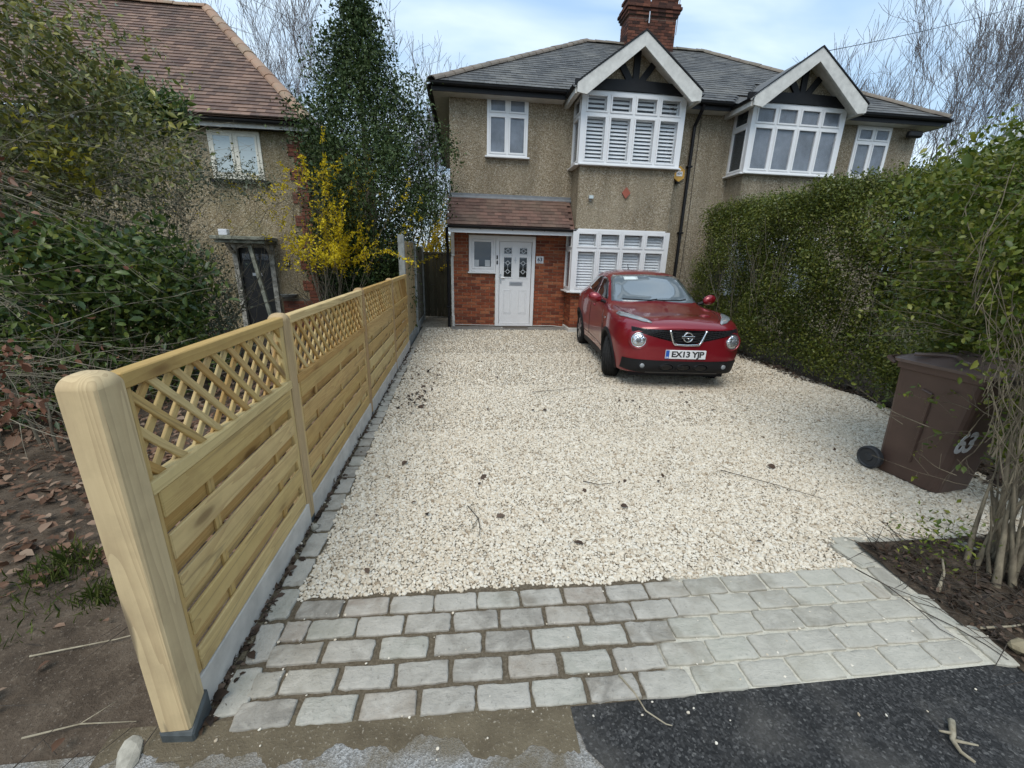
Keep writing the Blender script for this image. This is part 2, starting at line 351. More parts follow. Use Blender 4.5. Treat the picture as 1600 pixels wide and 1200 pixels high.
def sheet(name, outline_x, y0, y1, z, nx, ny, mat, amp=0.0, seed=0, xr=None, kind='structure', edge=0.0):
    """gently uneven ground sheet; outline_x(y)->(x0,x1)"""
    rg = np.random.default_rng(seed); V = []; ph = rg.uniform(0, 6.3, 12)
    for j in range(ny+1):
        y = y0+(y1-y0)*j/ny; a, b = outline_x(y)
        for i in range(nx+1):
            x = a+(b-a)*i/nx
            h = amp*(math.sin(x*2.3+ph[0])*math.sin(y*2.9+ph[1])+.6*math.sin(x*5.7+ph[2]+y)*math.sin(y*6.1+ph[3])+.4*math.sin(x*13+ph[4])*math.sin(y*11.7+ph[5]+x))
            if name == 'garden_soil':
                q = min(1, (y-y0)/.3); h = h*q+.012*(1-q)-.03*(j == 0); yy_ = y+(1-q)*(.03*math.sin(x*7)+.02*math.sin(x*17+1))
                V.append((x, yy_, z+h)); continue
            V.append((x, y, z+h))
    F = [(j*(nx+1)+i, j*(nx+1)+i+1, (j+1)*(nx+1)+i+1, (j+1)*(nx+1)+i) for j in range(ny) for i in range(nx)]
    return tag(put(name, npmesh(name, V, F, True), mat), kind=kind)
def m_far():
    t = NT('far_ground'); f = t.noise(t.co(), .4, 5, .6); return t.done(t.ramp(f, [(.35, (.05, .055, .03)), (.65, (.09, .085, .05))]), .95, .1)
sheet('ground', lambda y: (-150, 150), -60, 260, -.09, 4, 4, m_far())
sheet('garden_soil', lambda y: (-9, -1.075), 1.13, 14, -.01, 90, 110, M_SOIL, .016, 1)
sheet('planting_bed', lambda y: (2.52, 9), 1.10, 2.02, .012, 60, 16, m_soil('bed_soil', .75), .014, 2)
sheet('hedge_bed', lambda y: (5.42 if y > 4.4 else 5.42-(4.4-y)*.55, 9.5), 2.02, 10.6, .0, 40, 40, m_soil('hedge_soil', .75), .012, 3)
sheet('pavement', lambda y: (-30, 9.0), -8, 1.20, -.0075, 12, 12, m_concrete_path())
def as_edge(y): return (.36+.16*max(0, 1.16-y)*5*.2+.02*math.sin(y*37), 30)
sheet('asphalt', lambda y: (.37+.6*max(0, 1.2-y)*.9+.012*math.sin(y*41), 30), -8, 1.215, -.002, 30, 160, m_asphalt(), .0015, 4)
# dirt and cement smeared along the foot of the setts
def strip():
    rg = np.random.default_rng(5); V = []; F = []; n = 150
    for i in range(n+1):
        x = -1.32+1.74*i/n
        y1 = 1.262-.028*(x+1)/1.4; y0 = y1-.075-.05*abs(math.sin(x*3.1+.4))-.02*math.sin(x*17)-.012*math.sin(x*43)-.012*rg.random()-.06/(1+math.exp(-(x+.1)*14))
        V += [(x, y0, -.0065), (x, (y0+y1)/2, .002), (x, y1+.012, .0035)]
    for i in range(n):
        for k in range(2): F.append((i*3+k, (i+1)*3+k, (i+1)*3+k+1, i*3+k+1))
    tag(put('mortar_smear', npmesh('mortar_smear', V, F, True), M_DIRT), kind='structure')
strip()
DRV = lambda y: (-1.02, 5.46 if y > 4.4 else 5.46-(4.4-y)*.55)
drive = sheet('gravel_driveway', DRV, 2.03, 10.66, -.004, 30, 40, M_BED)
sheet('gravel_driveway', lambda y: (-1.02, 2.5), 1.77, 2.03, -.004, 12, 3, M_BED)
sheet('side_path', lambda y: (-1.3, -.27), 10.66, 14.5, -.004, 6, 12, M_BED)
sheet('garden_path_edge', lambda y: (-1.10, -.985), 1.15, 8.3, .001, 2, 60, M_DIRT, .004, 6)

# ================================================================== SETTS
apron = sheet('sett_apron', lambda y: (-1.0, 2.62), 1.20, 1.90, .0, 30, 8, M_JOINT, .0012, 7)
edging = sheet('sett_edging', lambda y: (-.995, -.865), 1.9, 8.2, .001, 2, 40, M_DIRT, .002, 8)
edging_r = sheet('sett_edging', lambda y: (2.40, 3.35), 1.9, 2.10, .002, 10, 2, M_JOINT, .001, 9)
def sett_mesh(lx, ly, h, seed, ragged=1.0):
    rg = random.Random(seed); n = 5
    pts = []
    cr = [(-1, -1), (1, -1), (1, 1), (-1, 1)]
    for k in range(4):
        a = cr[k]; b = cr[(k+1) % 4]; L = lx if k % 2 == 0 else ly; m = 7 if k % 2 == 0 else 4
        for i in range(m):
            t = i/m; x = (a[0]+(b[0]-a[0])*t)*lx/2; y = (a[1]+(b[1]-a[1])*t)*ly/2
            j = .0045*ragged
            if i == 0: f = 1-.03*rg.random()-.008; x *= f; y *= 1-.07*rg.random()-.012
            pts.append((x+rg.uniform(-j, j), y+rg.uniform(-j, j)))
    m = len(pts); tilt = (rg.uniform(-.012, .012), rg.uniform(-.02, .02)); V = []
    def ring(s, z, j=0.0):
        for (x, y) in pts:
            d = math.hypot(x, y); q = 1-s/d; V.append((x*q, y*q, z+x*tilt[0]+y*tilt[1]+rg.uniform(-j, j)))
    ring(-.002, -.03); ring(0, h-.0045); ring(.0035, h-.0005, .0006); ring(.011, h, .0014)
    V.append((0, 0, h+.001+rg.uniform(-.001, .002))); F = []
    for r in range(3):
        for i in range(m): F.append((r*m+i, r*m+(i+1) % m, (r+1)*m+(i+1) % m, (r+1)*m+i))
    for i in range(m): F.append((3*m+i, 3*m+(i+1) % m, 4*m))
    me = bpy.data.meshes.new('sett'); me.from_pydata(V, [], F); me.update()
    for q in me.polygons: q.use_smooth = q.index >= 2*m
    return me
rg = random.Random(11)
rows = [1.282, 1.408, 1.540, 1.667, 1.790]
full = [sett_mesh(.217, .104, .013, 100+i, .7) for i in range(14)]; half = [sett_mesh(.11, .108, .013, 140+i) for i in range(4)]
tight = [sett_mesh(.220, .112, .011, 160+i, .7) for i in range(8)]
def row_end(y): return 2.47-(y-1.2)*.28
for r, y in enumerate(rows):
    x = -.905+.012*r; first = r % 2 == 1
    while x < row_end(y)-.08:
        w = .115 if first else .234+rg.uniform(-.012, .014)
        if x+w > row_end(y): w = row_end(y)-x
        yy = y-.030*(x+1)/1.7 if x < .7 else y-.030+.012*(x-.7)
        xc = x+w/2
        lib = half if first else (tight if xc-.55*y > -.02 else full)
        o = put('sett', rg.choice(lib), M_SETT, apron, (xc, yy, 0), (0, 0, rad(rg.uniform(-1.6, 1.6)-1)))
        if w < .2 and not first: o.scale = (w/.234, 1, 1)
        x += w; first = False
# right-hand border course of the apron and the short return beside the bed
for i, (x, y, a) in enumerate([(2.505, 1.29, 80), (2.475, 1.50, 78), (2.435, 1.71, 78), (2.42, 1.93, 92), (2.53, 2.045, -6), (2.76, 2.02, -6), (2.98, 1.995, -6), (3.2, 1.97, -6)]):
    put('sett', full[i % 14], M_SETT, apron if y < 1.85 else edging_r, (x, y, .001), (0, 0, rad(a)))
# single course laid lengthwise along the fence
y = 1.275; i = 0
while y < 8.1:
    l = (.225 if y < 3 else .185)+rg.uniform(-.015, .02); me = sett_mesh(l-.028, .108, .012, 300+i % 16)
    put('sett', me, M_SETT, apron if y < 1.85 else edging, (-.925-.012*(y-1.2)/2+rg.uniform(-.006, .006), y+l/2, 0), (0, 0, rad(90+rg.uniform(-3, 3))))
    y += l; i += 1

# ================================================================== LOOSE GRAVEL (instanced, one mass)
rgn = np.random.default_rng(3)
def pebble(i):
    bm = bmesh.new(); bmesh.ops.create_icosphere(bm, subdivisions=2, radius=.5); r = random.Random(i)
    sc = (1, r.uniform(.65, .9), r.uniform(.5, .72)); pl = [(Vector((r.gauss(0, 1), r.gauss(0, 1), r.gauss(0, 1))).normalized(), r.uniform(.30, .42)) for _ in range(7)]
    for v in bm.verts:
        for (nn, d) in pl:
            k = v.co.dot(nn)
            if k > d: v.co -= nn*(k-d)
        v.co = Vector((v.co.x*sc[0]*1.15, v.co.y*sc[1]*1.15, v.co.z*sc[2]*1.15))
    me = bpy.data.meshes.new('pebble'); bm.to_mesh(me); bm.free(); me.materials.append(M_STONE); return me
pc = bpy.data.collections.new('pebbles')
for i in range(8):
    o = bpy.data.objects.new('pebble', pebble(i)); pc.objects.link(o)
def pts_grid(x0, x1, y0, y1, s):
    X, Y = np.meshgrid(np.arange(x0, x1, s), np.arange(y0, y1, s*.9)); X = X+(np.arange(X.shape[0]) % 2)[:, None]*s*.5
    P = np.stack([X.ravel(), Y.ravel()], 1); return P+rgn.uniform(-.42, .42, P.shape)*s
zones = []
for (y0, y1, s, d, keep) in [(1.80, 2.9, .0145, .0185, 1), (2.9, 4.0, .0165, .020, 1), (4.0, 5.6, .021, .0215, 1), (5.6, 7.6, .028, .024, .95), (7.6, 10.5, .040, .026, .95)]:
    P = pts_grid(-.95, 5.5, y0, y1, s); x, y = P[:, 0], P[:, 1]
    xl = -.865-.012*(y-1.2)/2+.012*np.sin(y*9)+.01*np.sin(y*31); xr = np.where(y > 4.4, 5.46, 5.46-(4.4-y)*.55)+.03*np.sin(y*8)
    xr = np.where(y < 2.06+.012*np.sin(x*14), 2.36-(y-1.8)*.12, xr)
    ok = (x > xl) & (x < xr) & (y > 1.862+.008*np.sin(x*23)+.006*np.sin(x*61)-.02*(x > .5)) & (rgn.random(len(x)) < keep)
    P = P[ok]; S = d*np.exp(rgn.normal(0, .26, len(P))); zones.append(np.column_stack([P, S*.17-.002+rgn.uniform(0, .004, len(P)), S]))
# a few strays on the setts, the soil and the asphalt
n = 200; P = np.column_stack([rgn.uniform(-1.05, 2.6, n), np.where(rgn.random(n) < .12, rgn.uniform(1.0, 1.2, n), rgn.uniform(1.2, 1.9, n)), np.full(n, .010), rgn.uniform(.006, .014, n)]); P[:, 2] = np.where(P[:, 1] < 1.22, .003, .009); zones.append(P)
n = 220; P = np.column_stack([-1.04+rgn.normal(0, .03, n), rgn.uniform(1.2, 8, n), np.full(n, .006), rgn.uniform(.008, .02, n)]); zones.append(P)
A = np.concatenate(zones)
gm = bpy.data.meshes.new('gravel'); gm.vertices.add(len(A)); gm.vertices.foreach_set('co', A[:, :3].astype(np.float32).ravel())
at = gm.attributes.new('size', 'FLOAT', 'POINT'); at.data.foreach_set('value', A[:, 3].astype(np.float32))
go = tag(put('gravel', gm), 'cream limestone gravel spread over the driveway', 'gravel', kind='stuff')
ng = bpy.data.node_groups.new('scatter_gravel', 'GeometryNodeTree')
ng.interface.new_socket('Geometry', in_out='INPUT', socket_type='NodeSocketGeometry'); ng.interface.new_socket('Geometry', in_out='OUTPUT', socket_type='NodeSocketGeometry')
gi = ng.nodes.new('NodeGroupInput'); gq = ng.nodes.new('NodeGroupOutput'); iop = ng.nodes.new('GeometryNodeInstanceOnPoints'); ci = ng.nodes.new('GeometryNodeCollectionInfo')
ci.inputs['Collection'].default_value = pc; ci.inputs['Separate Children'].default_value = True; ci.inputs['Reset Children'].default_value = True
rv = ng.nodes.new('FunctionNodeRandomValue'); rv.data_type = 'FLOAT_VECTOR'; rv.inputs[0].default_value = (-.5, -.5, 0); rv.inputs[1].default_value = (.5, .5, 6.28)
na = ng.nodes.new('GeometryNodeInputNamedAttribute'); na.data_type = 'FLOAT'; na.inputs['Name'].default_value = 'size'
lk = ng.links.new; lk(gi.outputs[0], iop.inputs['Points']); lk(ci.outputs[0], iop.inputs['Instance']); iop.inputs['Pick Instance'].default_value = True
lk(rv.outputs[0], iop.inputs['Rotation']); lk(na.outputs[0], iop.inputs['Scale']); lk(iop.outputs[0], gq.inputs[0])
go.modifiers.new('scatter', 'NODES').node_group = ng
# ================================================================== LOW FENCE WITH LATTICE TOP
PALE = ((.65, .445, .175), (.53, .385, .13), (.34, .18, .055))
M_WX = wood('fence_wood', *PALE, axis='x'); M_WZ = wood('post_wood', (.60, .415, .20), (.46, .36, .22), (.31, .175, .07), axis='z', gscale=.95, wander=.8, crack=.8)
M_WZ2 = wood('brown_post_wood', (.48, .305, .135), (.42, .28, .14), (.27, .15, .06), axis='z', gscale=.95, wander=1.3)
M_CONC = plain('gravel_board_concrete', (.56, .52, .46), .9, .2, var=.14, nscale=6, bump=.3)
M_BITU = plain('bitumen_wrap', (.075, .085, .085), .55, .4, var=.25, nscale=14, bump=.4)
FX = -1.02
low_fence = thing('garden_fence', 'low pale softwood fence with lattice top and rounded posts beside the gravel', 'fence', (FX-.05, 1.27, 0))
RY = (0, 0, rad(90))
def post_mesh(h, s, r):
    n = 8; mb = MB(); q = s/2; prof = []
    def sq(k, z, c):
        a = q-k; pts = []
        for (sx, sy) in ((1, 1), (-1, 1), (-1, -1), (1, -1)):
            for (ax, ay) in (((a, a-c), (a-c, a)) if sx*sy > 0 else ((a-c, a), (a, a-c))):
                pts.append((sx*ax, sy*ay, z))
        return pts
    rings = [sq(0, 0, .007), sq(0, h-.042, .007)]+[sq(q*.72*(1-math.cos(rad(a))), h-.042+(.042)*math.sin(rad(a)), .007+.012*math.sin(rad(a))*(1-a/95)) for a in (10, 22, 35, 48, 60, 72, 82, 90)]
    vs = [p for rgx in rings for p in rgx]; fs = [tuple(range(7, -1, -1))]
    for i in range(len(rings)-1):
        for k in range(8): fs.append((i*8+k, i*8+(k+1) % 8, (i+1)*8+(k+1) % 8, (i+1)*8+k))
    fs.append(tuple(range((len(rings)-1)*8, len(rings)*8))); me = mb.add(vs, fs).mesh('fence_post')
    for pl_ in me.polygons: pl_.use_smooth = pl_.center.z > h-.055
    return me
p1 = post_mesh(1.355, .108, .02); p2 = post_mesh(1.362, .094, .02)
posts = [1.272, 2.56, 4.52, 6.388]
for i, yy in enumerate(posts):
    o = put('fence_post', p1 if i == 0 else p2, M_WZ if i == 0 else M_WZ2, low_fence, (FX-.046, yy, .05 if i == 0 else .04))
    mb = MB(); h = .075 if i == 0 else .05; q = .0605 if i == 0 else .0475
    mb.cbox(-q, q, -q, q, -.045, h, .006)
    if i == 0:
        mb.v = [(x+(.006*math.sin(z*60+y*50)), y+.004*math.sin(x*90), z if z < 0 else z+.035*(y/q)+.012*math.sin(x*60)) for (x, y, z) in mb.v]
    put('post_sleeve', mb.mesh('post_sleeve'), M_BITU, low_fence, (FX-.046, yy, .0))
panels = [(1.325, 2.508), (2.612, 4.468), (4.572, 6.338), (6.438, 8.02)]
Z0, ZM, ZT = .165, 1.012, 1.385
rgf = random.Random(4)
def clip_seg(p, q, x0, x1, z0, z1):
    (ax, az), (bx, bz) = p, q; t0, t1 = 0.0, 1.0; dx, dz = bx-ax, bz-az
    for (pp, qq) in ((-dx, ax-x0), (dx, x1-ax), (-dz, az-z0), (dz, z1-az)):
        if abs(pp) < 1e-9:
            if qq < 0: return None
            continue
        t = qq/pp
        if pp < 0: t0 = max(t0, t)
        else: t1 = min(t1, t)
    return None if t0 >= t1 else ((ax+dx*t0, az+dz*t0), (ax+dx*t1, az+dz*t1))
for (a, b) in panels:
    W = b-a; pan = thing('fence_panel', None, None, (FX, (a+b)/2, 0)); pan.parent = low_fence; pan.location = pan.location-wl(low_fence)
    def piece(name, l0, l1, d0, d1, z0, z1, c=.004, M=None):
        # along fence l, depth d (0 = drive face, positive away), height z; mesh lies along local x
        mb = MB(); L2 = (l1-l0)/2; mb.cbox(-L2, L2, -(d1-d0)/2, (d1-d0)/2, -(z1-z0)/2, (z1-z0)/2, c)
        return put(name, mb.mesh(name), M_WX, pan, (FX-(d0+d1)/2, (l0+l1)/2, (z0+z1)/2), RY)
    piece('top_rail', a, b, .0, .052, ZT-.052, ZT); piece('middle_rail', a, b, -.004, .046, ZM-.05, ZM)
    for (s0, s1) in ((a, a+.034), (b-.034, b)):
        mb = MB(); L2 = (ZT-.052-Z0)/2; mb.cbox(-L2, L2, -.02, .02, -.017, .017, .003)
        put('side_rail', mb.mesh('side_rail'), M_WX, pan, (FX-.026, (s0+s1)/2, (ZT-.052+Z0)/2), (0, rad(90), 0))
    # boards: five proud courses in front, four set back behind, battens showing between
    fr = 5; step = (ZM-.05-Z0)/(fr*2-1+.0)
    zlo = Z0; bw = .106; pitch = (ZM-.05-Z0-bw)/4.0
    for k in range(fr):
        z0 = zlo+k*pitch; piece('board', a+.036, b-.036, .004+rgf.uniform(-.002, .002), .018, z0, z0+bw)
        if k < fr-1:
            piece('board', a+.036, b-.036, .030, .042, z0+bw-.012, z0+pitch+.012)
    nb = max(2, round(W/.58))
    for k in range(1, nb+1):
        yb = a+W*(k-.45)/nb
        mb = MB(); L2 = (ZM-.05-Z0)/2; mb.cbox(-L2, L2, -.020, .020, -.0055, .0055, .0015)
        put('batten', mb.mesh('batten'), M_WX, pan, (FX-.0242, yb, (ZM-.05+Z0)/2), (0, rad(90), rad(0)))
    # lattice: two layers of crossing slats
    x0, x1, z0, z1 = a+.03, b-.03, ZM-.012, ZT-.045
    for layer, sg in ((0, -1), (1, 1)):
        sp = .122; k = -8
        while k < W/sp+8:
            cx = a+k*sp+(.03 if layer else 0); h = (z1-z0)
            sgm = clip_seg((cx-sg*h, z0-h*0), (cx+sg*h*0, z1), x0, x1, z0, z1) if True else None
            k += 1
            if not sgm: continue
            (ax, az), (bx, bz) = sgm; ln = math.hypot(bx-ax, bz-az)
            if ln < .05: continue
            mb = MB(); mb.cbox(-ln/2, ln/2, -.0065, .0065, -.0145, .0145, .002)
            d = .018 if layer == 0 else .033
            ang = math.atan2(bz-az, bx-ax)
            put('lattice_slat', mb.mesh('lattice_slat'), M_WX, pan, (FX-d, (ax+bx)/2, (az+bz)/2), (0, -ang, rad(90)))
    mb = MB(); mb.cbox(-W/2-.02, W/2+.02, -.022, .022, -.1, .163, .004); put('gravel_board', mb.mesh('gravel_board'), M_CONC, low_fence, (FX-.02, (a+b)/2, 0), RY)
# ------------------------------------------------------------------ tall boarded fence and side gate
M_FE = wood('featheredge_wood', (.50, .38, .20), (.44, .34, .18), (.30, .2, .1), axis='z'); M_FEG = wood('weathered_board', (.27, .25, .20), (.22, .21, .17), (.15, .13, .1), axis='z')
M_CP = plain('concrete_post', (.30, .31, .29), .9, .2, var=.2, nscale=9, bump=.3)
tall = thing('tall_fence', 'tall close boarded fence with concrete posts between low fence and gate', 'fence', (-1.12, 8.1, 0))
def cpost(y, z): mb = MB(); mb.cbox(-1.155, -1.045, y-.05, y+.05, -.1, z, .012); return put('fence_post', mb.mesh('fence_post'), M_CP, tall)
cpost(8.09, 2.07); cpost(9.98, 2.02); cpost(11.9, 1.95)
yy = 8.15; i = 0
while yy < 12.15:
    if not (9.88 < yy < 10.03 or 11.8 < yy < 11.95):
        mb = MB(); mb.prism([(0, 0), (.10, 0), (.10, .016), (0, .006)], .16, 1.98-.02*(i % 2)-(.06 if yy > 10 else 0), 'z')
        put('board', mb.mesh('board'), M_FE if yy < 9.95 else M_FEG, tall, (-1.085, yy, 0), (0, 0, rad(90)))
    yy += .092; i += 1
for (a, b) in ((8.14, 9.93), (10.03, 11.85)):
    mb = MB(); mb.cbox(-1.12, -1.07, a, b, -.1, .16, .004); put('gravel_board', mb.mesh('gravel_board'), M_CP, tall)
gate = thing('side_gate', 'dark stained boarded side gate at end of the gravel path', 'gate', (-.75, 12.2, 0))
M_GATE = wood('gate_wood', (.075, .068, .042), (.06, .058, .036), (.04, .034, .02), axis='z')
for k in range(8):
    mb = MB(); mb.cbox(-1.13+k*.102, -1.13+k*.102+.098, 12.2, 12.222, .05, 1.76, .003); put('board', mb.mesh('board'), M_GATE, gate)
mb = MB(); mb.cbox(-1.14, -.3, 12.185, 12.24, 1.762, 1.81, .004); put('top_rail', mb.mesh('top_rail'), M_GATE, gate)
mb = MB(); mb.tube([(-.9, 12.17, .93), (-.88, 12.14, .93), (-.8, 12.14, .93), (-.78, 12.17, .93)], .008, 6); put('latch', mb.mesh('latch'), plain('black_iron', (.02, .02, .02), .5), gate)
# ================================================================== HOUSE MATERIALS
def m_roughcast(name, tint, dark=1.0, green=0.0):
    t = NT(name); c = t.co(); v = t.voro(c, 62, out='Color'); sp = t.n('SeparateColor'); t.lk(v, sp.inputs[0])
    col = t.ramp(sp.outputs[0], [(0, (.075, .058, .038)), (.2, (.17, .135, .09)), (.45, (.285, .23, .155)), (.7, (.38, .32, .23)), (.88, (.50, .45, .36)), (1, (.66, .62, .54))])
    col = t.mix(.42, col, tint)
    st = t.noise(t.co(scale=(2.2, 2.2, .28)), 1.4, 6, .62); col = t.mix(t.ramp(st, [(.43, 0.0), (.72, .55)]), col, (.105, .085, .058)); pl_ = t.noise(c, .9, 3); col = t.mix(t.ramp(pl_, [(.45, 0.0), (.7, .35)]), col, (.40, .345, .25))
    if green: col = t.mix(t.ramp(t.noise(c, 1.1, 4, .6), [(.45, 0.0), (.7, green)]), col, (.12, .125, .05))
    col = t.hsv(col, val=dark)
    t.bump(t.math('ADD', t.voro(c, 62), t.math('MULTIPLY', t.noise(c, 25, 3), .6)), .9, .015); return t.done(col, .95, .12)
M_RC = m_roughcast('pebbledash', (.31, .25, .165)); M_RC2 = m_roughcast('pebbledash_neighbour', (.28, .235, .165)); M_RCL = m_roughcast('old_roughcast', (.36, .285, .155), 1.05, .42)
def m_brick(name, cols):
    t = NT(name); r = t.orand(); col = t.ramp(r, [(i/(len(cols)-1), c) for i, c in enumerate(cols)])
    c = t.co(rnd=1); f = t.noise(c, 22, 4, .65); col = t.mix(t.ramp(f, [(.4, 0.0), (.75, .6)]), col, tuple(x*.45 for x in cols[1]))
    t.bump(f, .5, .004); return t.done(col, .85, .2)
M_BRICK = m_brick('red_brick', [(.13, .042, .028), (.22, .062, .031), (.27, .078, .038), (.33, .105, .05), (.37, .14, .068), (.15, .046, .03)])
M_BRICKL = m_brick('old_brick', [(.12, .05, .035), (.19, .07, .045), (.24, .09, .055), (.15, .06, .045)])
M_MORT = plain('brick_mortar', (.36, .27, .19), .95, .1, var=.2, nscale=10)
M_MORTL = plain('old_mortar', (.24, .21, .165), .95, .1, var=.25, nscale=10)
def m_brickface(name):
    t = NT(name); b = t.n('TexBrick'); c = t.co(rot=(rad(90), 0, 0)); t.lk(c, b.inputs['Vector'])
    b.inputs['Scale'].default_value = 1; b.inputs['Brick Width'].default_value = .225; b.inputs['Row Height'].default_value = .075; b.inputs['Mortar Size'].default_value = .006
    b.inputs['Color1'].default_value = (.05, .026, .021, 1); b.inputs['Color2'].default_value = (.145, .06, .042, 1); b.inputs['Mortar'].default_value = (.16, .13, .10, 1)
    f = t.noise(t.co(), 3, 4); col = t.mix(t.ramp(f, [(.45, 0.0), (.75, .7)]), b.outputs[0], (.045, .035, .03)); t.bump(b.outputs['Fac'], -.6, .01)
    return t.done(col, .9, .15)
M_CHIM = m_brickface('chimney_brick')
def m_slate(name, a, b, lich):
    t = NT(name); c = t.co(rnd=1); col = t.mix(t.orand(), a, b); f = t.noise(c, 14, 4, .65); wn = t.noise(t.n('NewGeometry').outputs['Position'], 1.3, 4, .6)
    col = t.mix(t.ramp(f, [(.52, 0.0), (.7, .55)]), col, lich); col = t.mix(t.ramp(wn, [(.45, 0.0), (.7, .6)]), col, tuple(x*.5 for x in lich) if name == 'clay_tile' else lich)
    t.bump(f, .4, .004); return t.done(col, .62, .4)
M_SLATE = m_slate('roof_slate', (.040, .040, .040), (.10, .098, .094), (.18, .172, .15))
M_PTILE = m_slate('porch_tile', (.075, .042, .033), (.165, .09, .068), (.14, .105, .075))
M_LTILE = m_slate('clay_tile', (.105, .062, .048), (.25, .155, .11), (.14, .11, .085))
M_HIP = m_slate('hip_tile', (.11, .09, .07), (.19, .15, .115), (.22, .205, .16))
M_LHIP = m_slate('clay_hip_tile', (.26, .15, .09), (.36, .22, .14), (.25, .22, .15))
M_UPVC = plain('white_upvc', (.72, .72, .72), .32, .5, var=.03, nscale=3)
M_WPAINT = plain('weathered_white_paint', (.60, .59, .55), .6, .4, var=.13, nscale=7)
M_CREAM = plain('cream_paint', (.76, .73, .62), .55, .4, var=.1, nscale=7)
M_BLACKP = plain('black_gloss', (.009, .009, .010), .55, .3, var=.2, nscale=8)
M_SOFFIT = plain('soffit_paint', (.55, .54, .50), .6, .3, var=.08)
M_GLASS = glass_mat('window_glass', (.96, .97, .98), .02)
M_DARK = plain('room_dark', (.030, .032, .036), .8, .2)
M_SHUT = plain('shutter_white', (.86, .86, .85), .45, .4, var=.03)
M_LEAD = plain('lead_flashing', (.17, .18, .19), .55, .4, var=.15)
def m_pane(name, col, rough=.06, refl=.5):
    t = NT(name); t.done(col, rough, .5); t.b.inputs['IOR'].default_value = 1.5; t.b.inputs['Coat Weight'].default_value = refl; t.b.inputs['Coat Roughness'].default_value = .02; return t.m
M_PANE = m_pane('reflective_pane', (.19, .215, .25)); M_PANED = m_pane('dark_pane', (.035, .045, .055)); M_CURT = plain('blind_fabric', (.25, .27, .30), .9, .1, var=.22, nscale=2.2); M_NET = m_pane('net_curtain_pane', (.48, .55, .55)); M_PANEK = m_pane('black_pane', (.012, .013, .015))

# ------------------------------------------------------------------ builders
class Fr:
    """plane frame: origin, u (along), n (outwards); z up"""
    def __init__(s, o, u, n): s.o, s.u, s.n = Vector(o), Vector(u), Vector(n)
    def M(s): return Matrix(((s.u.x, s.n.x, 0, s.o.x), (s.u.y, s.n.y, 0, s.o.y), (s.u.z, s.n.z, 1, s.o.z), (0, 0, 0, 1)))
def fbox(mb, F, u0, u1, d0, d1, z0, z1, c=0.0):
    """box in a plane frame, d = distance outwards from the plane"""
    if c: return mb.cbox(u0, u1, d0, d1, z0, z1, c, F.M())
    return mb.box(u0, u1, d0, d1, z0, z1, F.M())
def window(parent, F, u0, u1, z0, z1, cols, split=.31, pane=None, shutters=False, sill=True, depth=.06, mat=None, fw=.05, sw=.038, widths=None):
    pane = pane or M_PANE; mat = mat or M_UPVC; mb = MB(); d0, d1 = .0, depth
    xs = [u0+(u1-u0)*k/cols for k in range(cols+1)]
    zs = [z0, z1-(z1-z0)*split, z1] if split else [z0, z1]
    fbox(mb, F, u0, u0+fw, d0, d1, z0, z1); fbox(mb, F, u1-fw, u1, d0, d1, z0, z1)
    fbox(mb, F, u0+fw, u1-fw, d0, d1-.001, z0, z0+fw); fbox(mb, F, u0+fw, u1-fw, d0, d1-.001, z1-fw, z1)
    for x in xs[1:-1]: fbox(mb, F, x-fw*.5, x+fw*.5, d0, d1-.002, z0+fw, z1-fw)
    if split: fbox(mb, F, u0+fw, u1-fw, d0, d1-.003, zs[1]-fw*.5, zs[1]+fw*.5)
    win = put('window', mb.mesh('window_frame'), mat, parent)
    for i in range(cols):
        for j in range(len(zs)-1):
            a = xs[i]+(fw if i == 0 else fw*.5); b = xs[i+1]-(fw if i == cols-1 else fw*.5); c = zs[j]+(fw if j == 0 else fw*.5); d = zs[j+1]-(fw if j == len(zs)-2 else fw*.5)
            cm = MB(); s = sw
            fbox(cm, F, a+.002, a+s, d0+.01, d1+.012, c+.002, d-.002, .004); fbox(cm, F, b-s, b-.002, d0+.01, d1+.012, c+.002, d-.002, .004)
            fbox(cm, F, a+s, b-s, d0+.011, d1+.0115, c+.002, c+s, .004); fbox(cm, F, a+s, b-s, d0+.011, d1+.0115, d-s, d-.002, .004)
            put('casement', cm.mesh('casement'), mat, win)
            pm = MB(); fbox(pm, F, a+s-.004, b-s+.004, d0+.024, d0+.03, c+s-.004, d-s+.004); put('pane', pm.mesh('pane'), M_GLASS if pane is M_PANE else pane, win)
            if pane is M_PANE:
                cu = MB(); n = 14; vs = []
                for k in range(n+1):
                    u = a+s-.004+(b-a-2*s+.008)*k/n; dd = .006+.008*abs(math.sin(k*1.9+i*2.3+j))
                    vs += [F.M() @ Vector((u, dd, c+s-.004)), F.M() @ Vector((u, dd, d-s+.004))]
                cu.add(vs, [(2*k, 2*k+2, 2*k+3, 2*k+1) for k in range(n)]); put('curtain', cu.mesh('curtain', True), M_CURT, win)
            if shutters:
                sm = MB(); n = int((d-c-.06)/(.071 if z0 > 3 else .064)); tilt = shutters
                for k in range(n):
                    z = c+.05+(d-c-.08)*k/n
                    R = F.M() @ Matrix.Translation(((a+b)/2, -.075, z+.015)) @ Matrix.Rotation(rad(tilt), 4, 'X')
                    sm.box(-(b-a)/2+.03, (b-a)/2-.03, -.033, .033, -.004, .004, R)
                fbox(sm, F, a-.005, a+.045, -.10, -.06, c, d); fbox(sm, F, b-.045, b+.005, -.10, -.06, c, d)
                fbox(sm, F, a+.045, b-.045, -.099, -.061, c, c+.05); fbox(sm, F, a+.045, b-.045, -.099, -.061, d-.04, d)
                put('shutter', sm.mesh('shutter'), M_SHUT, win)
    if sill:
        sm = MB(); fbox(sm, F, u0-.05, u1+.05, -.01, depth+.075, z0-.035, z0-.001, .006); put('sill', sm.mesh('sill'), mat, win)
    return win
BRK = {}
